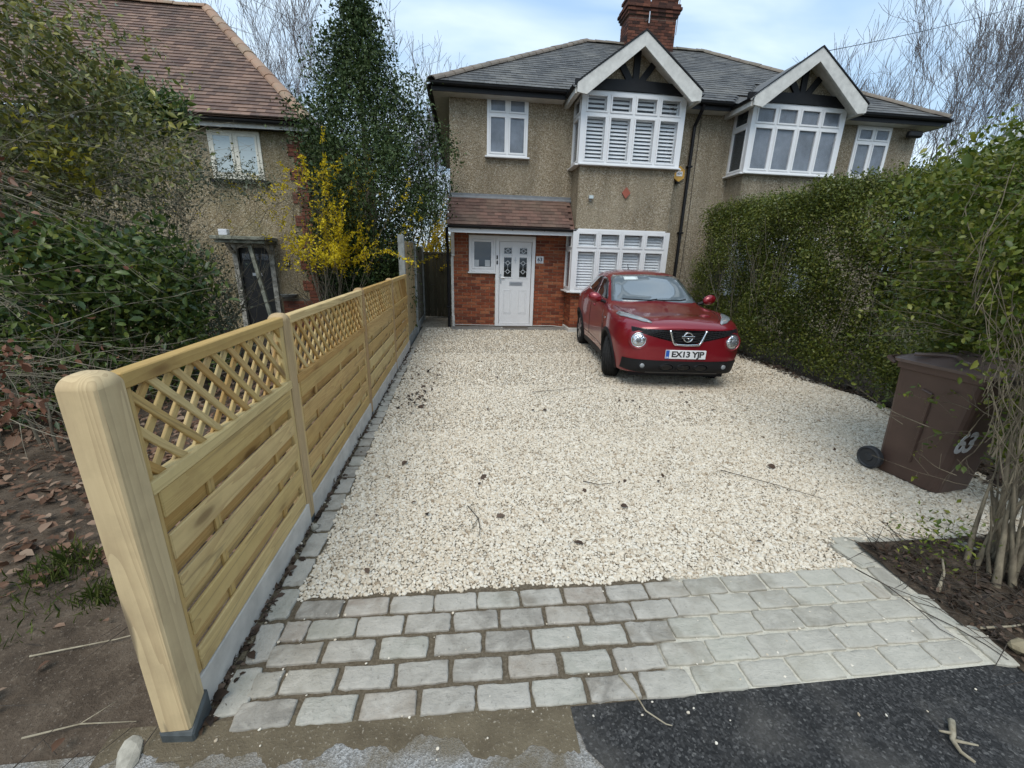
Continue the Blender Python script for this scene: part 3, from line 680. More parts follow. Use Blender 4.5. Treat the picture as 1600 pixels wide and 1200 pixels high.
def brick_me(l, mat):
    k = (round(l, 3), mat.name)
    if k not in BRK:
        mb = MB(); mb.cbox(-l/2, l/2, -.05, .012, -.0325, .0325, .003); BRK[k] = mb.mesh('brick'); BRK[k].materials.append(mat)
    return BRK[k]
def lay_bricks(parent, F, u0, u1, z0, z1, mat, holes=(), limit=[999], seed=1, rest=None, dmax=.0):
    """courses of stretchers and headers on a plane; bricks inside a hole are left out, cut ones shortened"""
    rg = random.Random(seed); row = 0; z = z0
    yaw = math.atan2(F.u.y, F.u.x)
    while z+.065 <= z1+.03:
        u = u0-(.1125 if row % 2 else 0)
        k = 0
        while u < u1-.02:
            l = .215; a, b = max(u, u0), min(u+l, u1); u += .225; k += 1
            segs = [(a, b)]
            for (h0, h1, hz0, hz1) in holes:
                if z+.06 > hz0 and z+.005 < hz1:
                    ns = []
                    for (p, q) in segs:
                        if q <= h0 or p >= h1: ns.append((p, q)); continue
                        if p < h0: ns.append((p, h0))
                        if q > h1: ns.append((h1, q))
                    segs = ns
            for (p, q) in segs:
                if q-p < .03: continue
                ln = round((q-p)/.0125)*.0125 if q-p < .21 else .215
                pos = F.o+F.u*((p+q)/2)+F.n*rg.uniform(-.0015, .0015)+Vector((0, 0, z+.0325+rg.uniform(-.001, .001)))
                # brick mesh has its face at local +y -> outwards
                ang = math.atan2(F.n.y, F.n.x)-rad(90)
                if limit[0] > 0:
                    put('brick', brick_me(ln, mat), None, parent, pos, (0, 0, ang)); limit[0] -= 1
                elif rest is not None:
                    rest.box(-ln/2, ln/2, -.05, .012, -.0325, .0325, Matrix.Translation(pos) @ Matrix.Rotation(ang, 4, 'Z'))
        z += .075; row += 1
TIL = {}
def tile_me(w, l, t, mat):
    k = (w, l, t, mat.name)
    if k not in TIL:
        mb = MB(); mb.add([(-w/2, 0, 0), (w/2, 0, 0), (w/2, l, 0), (-w/2, l, 0), (-w/2, 0, t), (w/2, 0, t), (w/2, l, t*.6), (-w/2, l, t*.6)], [(0, 3, 2, 1), (4, 5, 6, 7), (0, 1, 5, 4), (1, 2, 6, 5), (2, 3, 7, 6), (3, 0, 4, 7)])
        TIL[k] = mb.mesh('tile'); TIL[k].materials.append(mat)
    return TIL[k]
def inpoly(p, poly):
    x, y = p; r = False; n = len(poly)
    for i in range(n):
        (x1, y1), (x2, y2) = poly[i], poly[(i+1) % n]
        if (y1 > y) != (y2 > y) and x < (x2-x1)*(y-y1)/(y2-y1)+x1: r = not r
    return r
def tile_plane(parent, name, o, u, s, poly, w, gauge, t, mat, limit=300, seed=1, order=None):
    """tiles on a plane through o with axes u (along eave) and s (up the slope); poly in (u,s)"""
    rg = random.Random(seed); o, u, s = Vector(o), Vector(u).normalized(), Vector(s).normalized(); nrm = u.cross(s)
    smax = max(p[1] for p in poly); umin = min(p[0] for p in poly); umax = max(p[0] for p in poly); spots = []; r = 0
    while r*gauge < smax:
        x = umin+(w/2 if r % 2 else 0)
        while x < umax+w:
            if inpoly((x, r*gauge+gauge*.4), poly): spots.append((x, r*gauge))
            x += w
        r += 1
    if order: spots.sort(key=lambda q: order(o+u*q[0]+s*q[1]))
    rest = MB(); me = tile_me(w-(.0016 if mat.name == 'clay_tile' else .004), gauge*1.5, t, mat)
    for i, (a, b) in enumerate(spots):
        tl = rad(rg.uniform(1.2, 2.2)+(3.6 if t > .02 else 2.2 if t > .01 else .6)); pos = o+u*a+s*b+nrm*(.012+rg.uniform(0, .003))
        # lower edge lifted: rotate about u
        y = s*math.cos(tl)-nrm*math.sin(tl); z = nrm*math.cos(tl)+s*math.sin(tl); sk = rg.uniform(-.008, .008); uu = (u+y*sk).normalized(); y = z.cross(uu)
        M = Matrix(((uu.x, y.x, z.x, pos.x), (uu.y, y.y, z.y, pos.y), (uu.z, y.z, z.z, pos.z), (0, 0, 0, 1)))
        M = M @ Matrix.Translation((0, 0, gauge*1.5*math.sin(rad(2.0+(3.4 if t > .02 else 2.2 if t > .01 else .6)))))
        if i < limit:
            ob = put(name, me, None, parent); ob.rotation_euler = M.to_euler(); ob.location = M.translation-wl(parent)
        else:
            vs = [M @ v.co for v in me.vertices]; rest.add(vs, [tuple(p.vertices) for p in me.polygons])
    if rest.v: put(name+'_field', rest.mesh(name, fix=False), M_REST.get(mat.name, mat), parent, kind='stuff')
M_REST = {}
def m_rest(src, a, b, lich):
    t = NT(src+'_field'); col = t.mix(t.irand(), a, b); p = t.n('NewGeometry').outputs['Position']; f = t.noise(p, 14, 4, .65); wn = t.noise(p, 1.3, 4, .6)
    col = t.mix(t.ramp(f, [(.52, 0.0), (.7, .55)]), col, lich); col = t.mix(t.ramp(wn, [(.45, 0.0), (.7, .6)]), col, tuple(x*.5 for x in lich) if src == 'clay_tile' else lich); t.bump(f, .4, .004); M_REST[src] = t.done(col, .62, .4)
m_rest('roof_slate', (.040, .040, .040), (.10, .098, .094), (.18, .172, .15)); m_rest('clay_tile', (.105, .062, .048), (.25, .155, .11), (.14, .11, .085))
def ridge_run(parent, name, a, b, mat, r=.12, step=.32, limit=999, sag=.0):
    a, b = Vector(a), Vector(b); L_ = (b-a).length; d = (b-a)/L_; n = int(L_/step)+1; side = d.cross(Vector((0, 0, 1))).normalized(); up = side.cross(d)
    rg = random.Random(int(L_*100)); mb = MB(); pts = []
    for k in range(9):
        t = math.pi*k/8; pts.append((math.cos(t)*r*1.15, math.sin(t)*r*.8-.03))
    me = MB(); vs = []
    for (y, q) in ((0, 1.06), (step*1.03, .97)):
        for (px, pz) in pts: vs.append((px*q, y, pz*q))
        for (px, pz) in reversed(pts): vs.append((px*q*.86, y, pz*q*.86-.01))
    m2 = 18; fs = [(i, (i+1) % m2, (i+1) % m2+m2, i+m2) for i in range(m2)]+[tuple(range(m2-1, -1, -1)), tuple(range(m2, 2*m2))]
    mesh = me.add(vs, fs).mesh('ridge_tile'); mesh.materials.append(mat)
    for i in range(n):
        p = a+d*(i*step)+Vector((0, 0, rg.uniform(-.006, .006)))
        M = Matrix(((side.x, d.x, up.x, p.x), (side.y, d.y, up.y, p.y), (side.z, d.z, up.z, p.z), (0, 0, 0, 1)))
        o = put(name, mesh, None, parent); o.rotation_euler = M.to_euler(); o.location = M.translation-wl(parent)
def gutter(parent, pts, r=.055):
    pts = [Vector(p) for p in pts]; mb = MB()
    for (a, b) in zip(pts[:-1], pts[1:]):
        d = (b-a).normalized(); s = d.cross(Vector((0, 0, 1))).normalized(); vs = []
        for p in (a, b):
            for k in range(7):
                t = math.pi*k/6; vs.append(p+s*math.cos(t)*r-Vector((0, 0, 1))*math.sin(t)*r)
            for k in range(6, -1, -1):
                t = math.pi*k/6; vs.append(p+s*math.cos(t)*(r-.006)-Vector((0, 0, 1))*(math.sin(t)*(r-.006)))
        mb.add(vs, [(i, (i+1) % 14, (i+1) % 14+14, i+14) for i in range(14)]+[tuple(range(13, -1, -1)), tuple(range(14, 28))])
        n = int((b-a).length/.9)
        for k in range(1, n+1):
            c = a+(b-a)*k/(n+1); mb.tube([c+s*r*1.05, c-Vector((0, 0, r*1.12)), c-s*r*1.05], .009, 4)
    return put('gutter', mb.mesh('gutter'), M_BLACKP, parent)
def sash(parent, name, mb, mat): return put(name, mb.mesh(name), mat, parent)

# ================================================================== THE PAIR OF SEMI-DETACHED HOUSES
YH, YB, XL, XP, XR = 10.63, 10.0, -.27, 5.56, 11.37
ZE, ZRG, YE, YR = 5.20, 7.90, 10.27, 14.55
SL = (ZRG-ZE)/(YR-YE)
EN = ((0, -1, 0)); FF = Fr((0, YH, 0), (1, 0, 0), (0, -1, 0)); FBY = Fr((0, YB, 0), (1, 0, 0), (0, -1, 0))
def rail(mb, a, b, w, t, axis_n=(0, -1, 0)):
    """flat board from a to b of width w (in the plane normal to axis_n) and thickness t"""
    a, b, nn = Vector(a), Vector(b), Vector(axis_n); d = (b-a).normalized(); s = d.cross(nn).normalized()
    vs = [p+s*q*w/2+nn*e*t/2 for p in (a, b) for q in (-1, 1) for e in (-1, 1)]
    mb.add(vs, [(0, 1, 3, 2), (4, 6, 7, 5), (0, 4, 5, 1), (2, 3, 7, 6), (0, 2, 6, 4), (1, 5, 7, 3)]); return mb
def gable(parent, xc, half, za, ze, x0, x1, rc):
    """gabled roof over a bay: barge boards, slopes, wall, beam and fan of struts"""
    yf = 9.63; yb = YE+(za-ZE)/SL+.3
    slope = (za-ze)/half; mb = MB(); pitch = math.atan(slope)
    for sg in (-1, 1):
        e = (xc+sg*half, ze); t = .09
        mb.prism([(xc, za-.02), (e[0], e[1]-.02), (e[0], e[1]-.02-t), (xc, za-.02-t)], yf+.03, yb, 'y')
    sash(parent, 'gable_roof', mb, M_SLATE)
    bb = MB()
    for sg in (-1, 1):
        w = .205; cs = math.cos(pitch)
        poly = [(xc, za-.0), (xc+sg*half, ze), (xc+sg*(half+.0), ze-w*.8), (xc+sg*(half-.2), ze-w*.8-.03), (xc, za-w/cs)]
        sub = MB(); sub.prism(poly, yf-.03, yf+.015, 'y'); put('barge_board', sub.mesh('barge_board'), M_WPAINT, parent)
        sub = MB(); sub.prism([(xc, za+.035), (xc+sg*(half+.03), ze+.025), (xc+sg*(half+.03), ze+.0), (xc, za+.003)], yf-.045, yf+.02, 'y'); put('verge_strip', sub.mesh('verge_strip'), M_BLACKP, parent)
    # soffit boards under the slopes
    for sg in (-1, 1):
        sub = MB(); sub.prism([(xc, za-.13), (xc+sg*(half-.02), ze-.13), (xc+sg*(half-.02), ze-.16), (xc, za-.16)], yf+.016, YB+.05, 'y'); put('soffit', sub.mesh('soffit'), M_WPAINT, parent)
    mb = MB(); b0 = 5.13; mb.prism([(x0-.02, b0), (x1+.02, b0), (x1+.02, b0+.2), (xc+.02, za-.2), (xc-.02, za-.2), (x0-.02, b0+.2)], YB+.0, YB+.3, 'y'); sash(parent, 'gable_wall', mb, rc)
    mb = MB(); pts = []
    N = 12
    up = [(x0-.22+(x1-x0+.44)*k/N, 5.325+.045*math.sin(math.pi*k/N)) for k in range(N+1)]; lo = [(x1+.22-(x1-x0+.44)*k/N, 5.135+.03*math.sin(math.pi*k/N)) for k in range(N+1)]
    mb.prism(up+lo, YB-.075, YB-.004, 'y'); sash(parent, 'gable_beam', mb, M_BLACKP)
    for dx in (-.36, 0, .36):
        st = MB(); top = za-.16-abs(dx)*slope; rail(st, (xc+dx*.28, YB-.03, 5.33), (xc+dx, YB-.03, top), .13, .05); put('gable_strut', st.mesh('gable_strut'), M_BLACKP, parent)
    for sg in (-1, 1):
        sub = MB(); sub.box(xc+sg*(half-.02)-.05, xc+sg*(half-.02)+.05, yf+.04, YH, ze-.17, ze-.03)
        put('fascia', sub.mesh('fascia'), M_SOFFIT, parent)
        xg = xc+sg*(half+.045); gutter(parent, [(xg, yf+.02, ze-.02), (xg, YE+.06, ze-.02)], .05)
def slates(parent, xa, xb, seed, order, holes):
    L_ = math.hypot(YR-YE, ZRG-ZE); sv = (0, (YR-YE)/L_, (ZRG-ZE)/L_)
    poly = [(0, 0), (xb-xa, 0)]
    return L_, sv

def build_house(x0, x1, hipside, bx0, bx1, name_lbl, rc, main):
    h = thing('semi_detached_house', name_lbl, 'house', ((x0+x1)/2, YH, 0), group='pair of semi-detached houses')
    # walls
    mb = MB(); mb.box(x0, x1, YH, 18.5, -.1, 5.19); sash(h, 'wall', mb, rc)
    # bay body: lower band, upper band, corner posts and lintels
    bw = MB(); bw.box(bx0, bx1, YB, YH-.002, 2.405, 3.72); sash(h, 'bay_wall', bw, rc)
    if not main:
        bw = MB(); bw.box(bx0, bx1, YB, YH-.002, -.1, .96); sash(h, 'bay_base', bw, rc)
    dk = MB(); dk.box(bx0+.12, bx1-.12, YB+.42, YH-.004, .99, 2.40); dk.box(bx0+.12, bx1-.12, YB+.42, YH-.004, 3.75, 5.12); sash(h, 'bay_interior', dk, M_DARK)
    # roof planes (base under the slates)
    rx0, rx1 = x0-.36 if hipside < 0 else x0, x1+.36 if hipside > 0 else x1
    run = YR-YE; mb = MB(); t = .05
    if hipside < 0:
        A = [(rx0, YE, ZE), (x1, YE, ZE), (x1, YR, ZRG), (rx0+run, YR, ZRG)]; B = [(rx0, YE, ZE), (rx0+run, YR, ZRG), (rx0, YR+run, ZE)]; Cc = [(rx0, YR+run, ZE), (rx0+run, YR, ZRG), (x1, YR, ZRG), (x1, YR+run, ZE)]
        poly = [(0, 0), (x1-rx0, 0), (x1-rx0, math.hypot(run, ZRG-ZE)), (run, math.hypot(run, ZRG-ZE))]; ox = rx0
    else:
        A = [(x0, YE, ZE), (rx1, YE, ZE), (rx1-run, YR, ZRG), (x0, YR, ZRG)]; B = [(rx1, YE, ZE), (rx1, YR+run, ZE), (rx1-run, YR, ZRG)]; Cc = [(rx1, YR+run, ZE), (x0, YR+run, ZE), (x0, YR, ZRG), (rx1-run, YR, ZRG)]
        poly = [(0, 0), (rx1-x0, 0), (rx1-x0-run, math.hypot(run, ZRG-ZE)), (0, math.hypot(run, ZRG-ZE))]; ox = x0
    for q in (A, B, Cc): mb.add(q, [tuple(range(len(q)))])
    mb.add(A+B[-1:], []); roof = put('roof', mb.mesh('roof'), M_REST['roof_slate'], h)
    # slates on the front slope, leaving the gable clear
    xc = (bx0+bx1)/2+(-.03 if main else -.04); L_ = math.hypot(run, ZRG-ZE); gh = 1.33; gz = 6.10
    cx = xc-ox
    def sl(z): return (z-ZE)/(ZRG-ZE)*L_
    if main: pa = [(0, 0), (cx-gh-.02, 0), (cx, sl(gz)), (cx+gh+.02, 0), (poly[1][0], 0)]+poly[2:]
    else: pa = [(0, 0), (cx-gh-.02, 0), (cx, sl(gz)), (cx+gh+.02, 0), (poly[1][0], 0)]+poly[2:]
    tile_plane(roof, 'slate', (ox, YE, ZE), (1, 0, 0), (0, run, ZRG-ZE), pa, .25, .19, .008, M_SLATE, 300, 5 if main else 6, lambda p: p.y)
    # hips, ridge
    if hipside < 0: ridge_run(roof, 'hip_tile', (rx0, YE, ZE+.03), (rx0+run, YR, ZRG+.03), M_HIP, .115); ridge_run(roof, 'ridge_tile', (rx0+run, YR, ZRG+.03), (x1, YR, ZRG+.03), M_HIP, .11)
    else: ridge_run(roof, 'hip_tile', (rx1, YE, ZE+.03), (rx1-run, YR, ZRG+.03), M_HIP, .115); ridge_run(roof, 'ridge_tile', (x0, YR, ZRG+.03), (rx1-run, YR, ZRG+.03), M_HIP, .11)
    gable(h, xc, gh, gz, 5.14, bx0, bx1, rc)
    # eaves: fascia, soffit, gutter (interrupted by the gable)
    for (a, b) in ((rx0, xc-gh-.08), (xc+gh+.08, rx1)):
        f = MB(); f.box(a, b, YE+.02, YE+.045, ZE-.16, ZE-.01); put('fascia', f.mesh('fascia'), M_BLACKP, h)
        f = MB(); f.box(a, b, YE+.046, YH-.003, ZE-.155, ZE-.135); put('soffit', f.mesh('soffit'), M_SOFFIT, h)
        gutter(h, [(a-.0, YE-.035, ZE-.015), (b, YE-.035, ZE-.015)], .06)
    xe = rx0 if hipside < 0 else rx1; sg = -1 if hipside < 0 else 1
    f = MB(); f.box(min(xe, xe-sg*.025), max(xe, xe-sg*.025), YE+.0455, 18.8, ZE-.16, ZE-.01); put('fascia', f.mesh('fascia'), M_BLACKP, h)
    f = MB(); a = x0-.33 if sg < 0 else x1+.003; f.box(a, a+.327, YH+.0, 18.7, ZE-.155, ZE-.135); put('soffit', f.mesh('soffit'), M_SOFFIT, h)
    gutter(h, [(xe+sg*.06, YE-.03, ZE-.015), (xe+sg*.06, 18.8, ZE-.015)], .06)
    # bay windows
    for (z0, z1, sh) in ((3.745, 5.13, -52 if main else 0), (.99, 2.375, -60 if main else 0)):
        tr = main
        window(h, FBY, bx0, bx1, z0, z1, 4, .30, M_GLASS if main else M_PANE, sh, True, .05)
        FS = Fr((bx0, 0, 0), (0, -1, 0), (-1, 0, 0)); window(h, FS, -YH, -YB-.008, z0, z1, 1, .30, M_PANED if not main else M_PANE, 0, True, .05)
        FS2 = Fr((bx1, 0, 0), (0, 1, 0), (1, 0, 0)); window(h, FS2, YB+.008, YH, z0, z1, 1, .30, M_PANED, 0, True, .05)
        cp = MB()
        for x in (bx0, bx1): cp.box(x-.052, x+.052, YB-.052, YB+.052, z0, z1-.0005)
        cp.box(bx0+.06, bx1-.06, YB-.03, YB+.06, z1, z1+.028)
        put('corner_post', cp.mesh('corner_post'), M_UPVC, h)
    return h, roof
h63, roof63 = build_house(XL, XP, -1, 2.585, 4.81, 'brown pebbledash semi with white front door and red brick porch wall', M_RC, True)
h65, roof65 = build_house(XP+.002, XR, 1, 6.48, 8.66, 'brown pebbledash semi half hidden behind the tall clipped hedge', M_RC2, False)
window(h63, FF, .565, 1.49, 3.925, 5.13, 2, .30, M_PANE, 0, True, .035)
window(h65, FF, 9.67, 10.62, 3.87, 5.04, 2, .30, M_PANE, 0, True, .035)
# --- number 63: brick front below the porch roof
holes = [(.145, .815, 1.365, 2.3), (.79, 1.775, 0, 2.3)]
pw = MB(); pw.box(XL+.03, 2.52, YH-.018, YH-.001, -.02, 2.5); porch_wall = put('porch_wall', pw.mesh('porch_wall'), M_MORT, h63)
FB = Fr((0, YH-.018, 0), (1, 0, 0), (0, -1, 0)); restb = MB(); lim = [300]
lay_bricks(porch_wall, FB, XL+.035, 2.585, .045, 2.42, M_BRICK, holes, lim, 3, restb)
bb = MB(); bb.box(2.60, 4.795, YB+.018, YH-.002, -.02, .955); bay_base = put('bay_base', bb.mesh('bay_base'), M_MORT, h63)
lim2 = [300]
lay_bricks(bay_base, Fr((2.60, 0, 0), (0, -1, 0), (-1, 0, 0)), -YH+.0, -YB-.02, .12, .93, M_BRICK, (), lim2, 4, restb)
lay_bricks(bay_base, Fr((0, YB+.018, 0), (1, 0, 0), (0, -1, 0)), 2.59, 4.805, .12, .93, M_BRICK, (), lim2, 5, restb)
if restb.v: put('bricks', restb.mesh('bricks', fix=False), M_BRICKL, h63, kind='stuff')
pl = MB(); pl.cbox(2.56, 4.84, YB-.03, YH-.003, -.05, .10, .008); sash(h63, 'plinth', pl, M_WPAINT)
ps = MB(); ps.cbox(XL-.02, 2.555, YH-.42, YH-.002, -.05, .028, .006); sash(h63, 'paved_step', ps, plain('step_paving', (.23, .22, .20), .9, .2, var=.22, nscale=14, bump=.3))
dm = MB(); dm.cbox(1.0, 1.62, YH-.34, YH-.06, .029, .04, .003); sash(h63, 'threshold_mat', dm, plain('doormat', (.12, .10, .08), .95, .1, var=.3, nscale=40))
cab = MB(); cab.tube([(XL+.06, YH-.045, .075), (.4, YH-.04, .062), (.8, YH-.045, .06)], .009, 5); cab.tube([(1.78, YH-.04, .06), (2.3, YH-.045, .058), (2.57, YH-.08, .03)], .009, 5); sash(h63, 'cable', cab, M_WPAINT)
# --- porch roof
py0, py1, pz0, pz1 = 10.02, YH-.012, 2.40, 3.04
pr = MB(); pr.prism([(py0, pz0), (py1, pz1), (py1, pz1-.05), (py0, pz0-.05)], XL-.04, 2.57, 'x'); proof = put('porch_roof', pr.mesh('porch_roof'), M_PTILE, h63)
Lp = math.hypot(py1-py0, pz1-pz0)
tile_plane(proof, 'tile', (XL-.05, py0-.02, pz0-.01), (1, 0, 0), (0, py1-py0, pz1-pz0), [(.06, 0), (2.57-XL, 0), (2.57-XL, Lp-.02), (.06, Lp-.02)], .165, .1, .011, M_PTILE, 300, 9)
fl = MB(); fl.prism([(py1-.06, pz1-.035), (py1+.006, pz1+.03), (py1+.006, pz1+.09), (py1-.012, pz1+.09), (py1-.014, pz1+.04), (py1-.07, pz1-.01)], XL-.045, 2.58, 'x'); sash(h63, 'flashing', fl, M_LEAD)
f = MB(); f.cbox(XL-.03, 2.58, py0+.02, py0+.05, 2.235, 2.36, .004); sash(h63, 'porch_fascia', f, M_UPVC)
f = MB(); f.box(XL-.02, 2.58, py0+.051, YH-.04, 2.30, 2.325); sash(h63, 'porch_soffit', f, M_UPVC)
gutter(h63, [(XL-.07, py0-.03, 2.38), (2.60, py0-.03, 2.37)], .05)
br = MB(); br.cbox(XL+.0, XL+.075, YH-.075, YH-.019, 1.72, 2.30, .005); rail(br, (XL+.037, YH-.06, 1.80), (XL+.037, py0+.1, 2.26), .07, .07, (1, 0, 0)); br.cbox(XL+.001, XL+.074, py0+.052, YH-.076, 2.23, 2.298, .004); sash(h63, 'porch_bracket', br, M_WPAINT)
ct = MB(); ct.cbox(XL-.015, XL+.05, YH-.035, YH+.03, .02, 1.72, .006); ct.cbox(XL+.0, XL+.06, YH-.06, YH-.03, .02, .3, .01); sash(h63, 'corner_trim', ct, M_WPAINT)
dp = MB(); dp.tube([(XL-.07, py0-.03, 2.33), (XL-.08, py0+.05, 2.22), (XL-.09, YH-.09, 1.98), (XL-.08, YH-.055, 1.85), (XL-.08, YH-.055, .02)], .034, 8)
for z in (.5, 1.6): dp.cbox(XL-.13, XL-.03, YH-.1, YH-.012, z, z+.035, .004)
sash(h63, 'downpipe', dp, M_BLACKP)
# --- door set
FD = Fr((0, YH-.022, 0), (1, 0, 0), (0, -1, 0))
df = MB(); fbox(df, FD, .795, .885, 0, .065, .05, 2.215, .004); fbox(df, FD, 1.685, 1.765, 0, .065, .05, 2.215, .004); fbox(df, FD, .885, 1.685, 0, .064, 2.09, 2.215, .004); fbox(df, FD, .885, 1.685, 0, .07, .05, .105, .004)
frame = sash(h63, 'door_frame', df, M_UPVC)
dl = MB(); fbox(dl, FD, .895, 1.675, .005, .035, .11, 2.085, .004)
door = sash(h63, 'door', dl, M_UPVC)
def ringbox(mb, F, u0, u1, z0, z1, w, d0, d1):
    fbox(mb, F, u0, u0+w, d0, d1, z0, z1, .003); fbox(mb, F, u1-w, u1, d0, d1, z0, z1, .003); fbox(mb, F, u0+w, u1-w, d0, d1-.001, z0, z0+w, .003); fbox(mb, F, u0+w, u1-w, d0, d1-.001, z1-w, z1, .003)
for u in (1.095, 1.475):
    for (a, b, w) in ((1.80, 1.955, .19), (1.25, 1.735, .19)):
        rb = MB(); ringbox(rb, FD, u-w/2-.025, u+w/2+.025, a-.025, b+.025, .028, .034, .046); put('panel_moulding', rb.mesh('panel_moulding'), M_UPVC, door)
        g = MB(); fbox(g, FD, u-w/2, u+w/2, .034, .037, a, b); put('pane', g.mesh('pane'), M_PANEK, door)
        ld = MB(); n = 1 if b-a < .3 else 2; hh = (b-a)
        for k in range(n):
            zc = (a+b)/2 if n == 1 else a+hh*(.29 if k == 0 else .71); q = .052
            for (p, r2) in (((-q, 0), (0, q)), ((0, q), (q, 0)), ((q, 0), (0, -q)), ((0, -q), (-q, 0))):
                rail(ld, (u+p[0], YH-.062, zc+p[1]), (u+r2[0], YH-.062, zc+r2[1]), .014, .004)
            for sg in (-1, 1): rail(ld, (u+sg*q, YH-.0615, zc), (u+sg*w*.5, YH-.0615, zc), .008, .003)
        if n == 2:
            rail(ld, (u, YH-.0612, a+hh*.29+.055), (u, YH-.0612, a+hh*.71-.055), .007, .003)
        rail(ld, (u-w*.5, YH-.061, a+.012), (u+w*.5, YH-.061, a+.012), .008, .003); rail(ld, (u-w*.5, YH-.061, b-.012), (u+w*.5, YH-.061, b-.012), .008, .003)
        put('lead_pattern', ld.mesh('lead_pattern'), plain('pale_lead', (.55, .57, .58), .4) if 'pale_lead' not in bpy.data.materials else bpy.data.materials['pale_lead'], door)
    rb = MB(); ringbox(rb, FD, u-.105, u+.105, .36, .95, .022, .034, .043); put('panel_moulding', rb.mesh('panel_moulding'), M_UPVC, door)
    rb = MB(); fbox(rb, FD, u-.075, u+.075, .034, .041, .39, .92, .004); put('door_panel', rb.mesh('door_panel'), M_UPVC, door)
M_STEEL = plain('brushed_steel', (.55, .56, .58), .3, .5, 1.0, var=.05)
lb = MB(); fbox(lb, FD, 1.15, 1.47, .034, .046, 1.055, 1.145, .004); lbo = put('letterbox', lb.mesh('letterbox'), M_STEEL, door)
lf = MB(); fbox(lf, FD, 1.175, 1.445, .046, .051, 1.077, 1.123, .002); put('flap', lf.mesh('flap'), plain('letterbox_flap', (.35, .36, .38), .35, .5, .8), lbo)
hd = MB(); fbox(hd, FD, .915, .945, .034, .045, 1.10, 1.33, .004); hd.tube([(.93, YH-.066, 1.25), (.93, YH-.10, 1.25), (1.02, YH-.10, 1.245)], .010, 6); put('handle', hd.mesh('handle'), M_STEEL, door)
kn = MB()
for (dx, dz) in ((0, .07), (.035, 0), (-.035, 0), (0, -.07)): rail(kn, (1.285, YH-.062, 1.66), (1.285+dx, YH-.062, 1.66+dz), .016, .01)
put('knocker', kn.mesh('knocker'), M_STEEL, door)
FW = Fr((0, YH-.022, 0), (1, 0, 0), (0, -1, 0))
lw = MB(); fbox(lw, FW, .15, .225, 0, .05, 1.37, 2.215, .004); fbox(lw, FW, .735, .793, 0, .05, 1.37, 2.215, .004); fbox(lw, FW, .225, .735, 0, .049, 1.37, 1.44, .004); fbox(lw, FW, .225, .735, 0, .049, 2.12, 2.215, .004)
sw_ = put('window', lw.mesh('window_frame'), M_UPVC, h63)
cm = MB(); ringbox(cm, FW, .227, .733, 1.442, 2.118, .05, .01, .06); put('casement', cm.mesh('casement'), M_UPVC, sw_)
g = MB(); fbox(g, FW, .277, .683, .012, .018, 1.49, 2.07); put('pane', g.mesh('pane'), M_PANED, sw_)
sl_ = MB(); fbox(sl_, FW, .12, .80, 0, .085, 1.335, 1.368, .005); put('sill', sl_.mesh('sill'), M_UPVC, sw_)
pots = MB()
for u in (.33, .6): pots.lathe([(.05, 0), (.065, .15), (.06, .15)], 10, c=(u, YH-.0415, 1.50), M=None) if False else fbox(pots, FW, u-.06, u+.06, .0185, .0215, 1.50, 1.65)
put('window_pot', pots.mesh('window_pot'), plain('pot_white', (.42, .44, .45), .5), sw_)
for i, z in enumerate((1.60, 1.72)):
    bl = MB(); fbox(bl, FD, .815, .85, .066, .082, z-.045, z+.045, .006); put('doorbell', bl.mesh('doorbell'), M_BLACKP, h63)
sg = MB(); fbox(sg, FB, 1.80, 1.985, .0, .022, 1.60, 1.77, .004); sign = put('house_number', sg.mesh('house_number'), plain('number_plaque', (.66, .68, .69), .35), h63)
M_NAVY = plain('number_print', (.04, .05, .085), .4, var=.02)
tm = xform(text_mesh('63', .125, .004, .001), Matrix(((1, 0, 0, 1.893), (0, 0, -1, YH-.0418), (0, 1, 0, 1.688), (0, 0, 0, 1)))); put('numerals', tm, M_NAVY, sign)
ln_ = MB(); fbox(ln_, FB, 1.84, 1.945, .022, .024, 1.616, 1.624); put('underline', ln_.mesh('underline'), M_NAVY, sign)
# --- fittings on the front
tl = MB(); tl.prism([(3.705, 3.315), (3.805, 3.195), (3.705, 3.075), (3.605, 3.195)], YB-.03, YB-.001, 'y'); sash(h63, 'diamond_tile', tl, plain('terracotta_tile', (.33, .10, .065), .7, .3))
fd = MB(); fbox(fd, FBY, 2.825, 2.935, .03, .09, 3.03, 3.11, .006); fbox(fd, FBY, 2.86, 2.90, 0, .03, 2.99, 3.05); fl_ = put('floodlight', fd.mesh('floodlight'), plain('lamp_grey', (.36, .35, .33), .4), h63)
ll = MB(); fbox(ll, FBY, 2.835, 2.925, .09, .094, 3.04, 3.10); put('lens', ll.mesh('lens'), M_NET, fl_)
ab = MB(); cx, cz = 5.20, 3.75; hexa = [(cx+.15*math.cos(rad(60*k+30)), cz+.175*math.sin(rad(60*k+30))) for k in range(6)]
ab.prism(hexa, YH-.075, YH-.001, 'y'); al = sash(h63, 'alarm_box', ab, plain('alarm_yellow', (.62, .33, .04), .4)); 
av = MB(); av.cbox(cx-.075, cx+.075, YH-.083, YH-.076, cz-.05, cz+.055, .002); put('badge', av.mesh('badge'), plain('alarm_badge', (.78, .76, .74), .4), al)
tm = xform(text_mesh('ADT', .06, .002, .0005), Matrix(((1, 0, 0, cx), (0, 0, -1, YH-.0845), (0, 1, 0, cz+.005), (0, 0, 0, 1)))); put('lettering', tm, M_NAVY, al)
am = MB(); am.lathe([(.045, 0), (.045, .03), (.03, .05)], 12, 'z', (cx-.02, YH-.05, cz-.21)); put('strobe', am.mesh('strobe'), M_BLACKP, al)
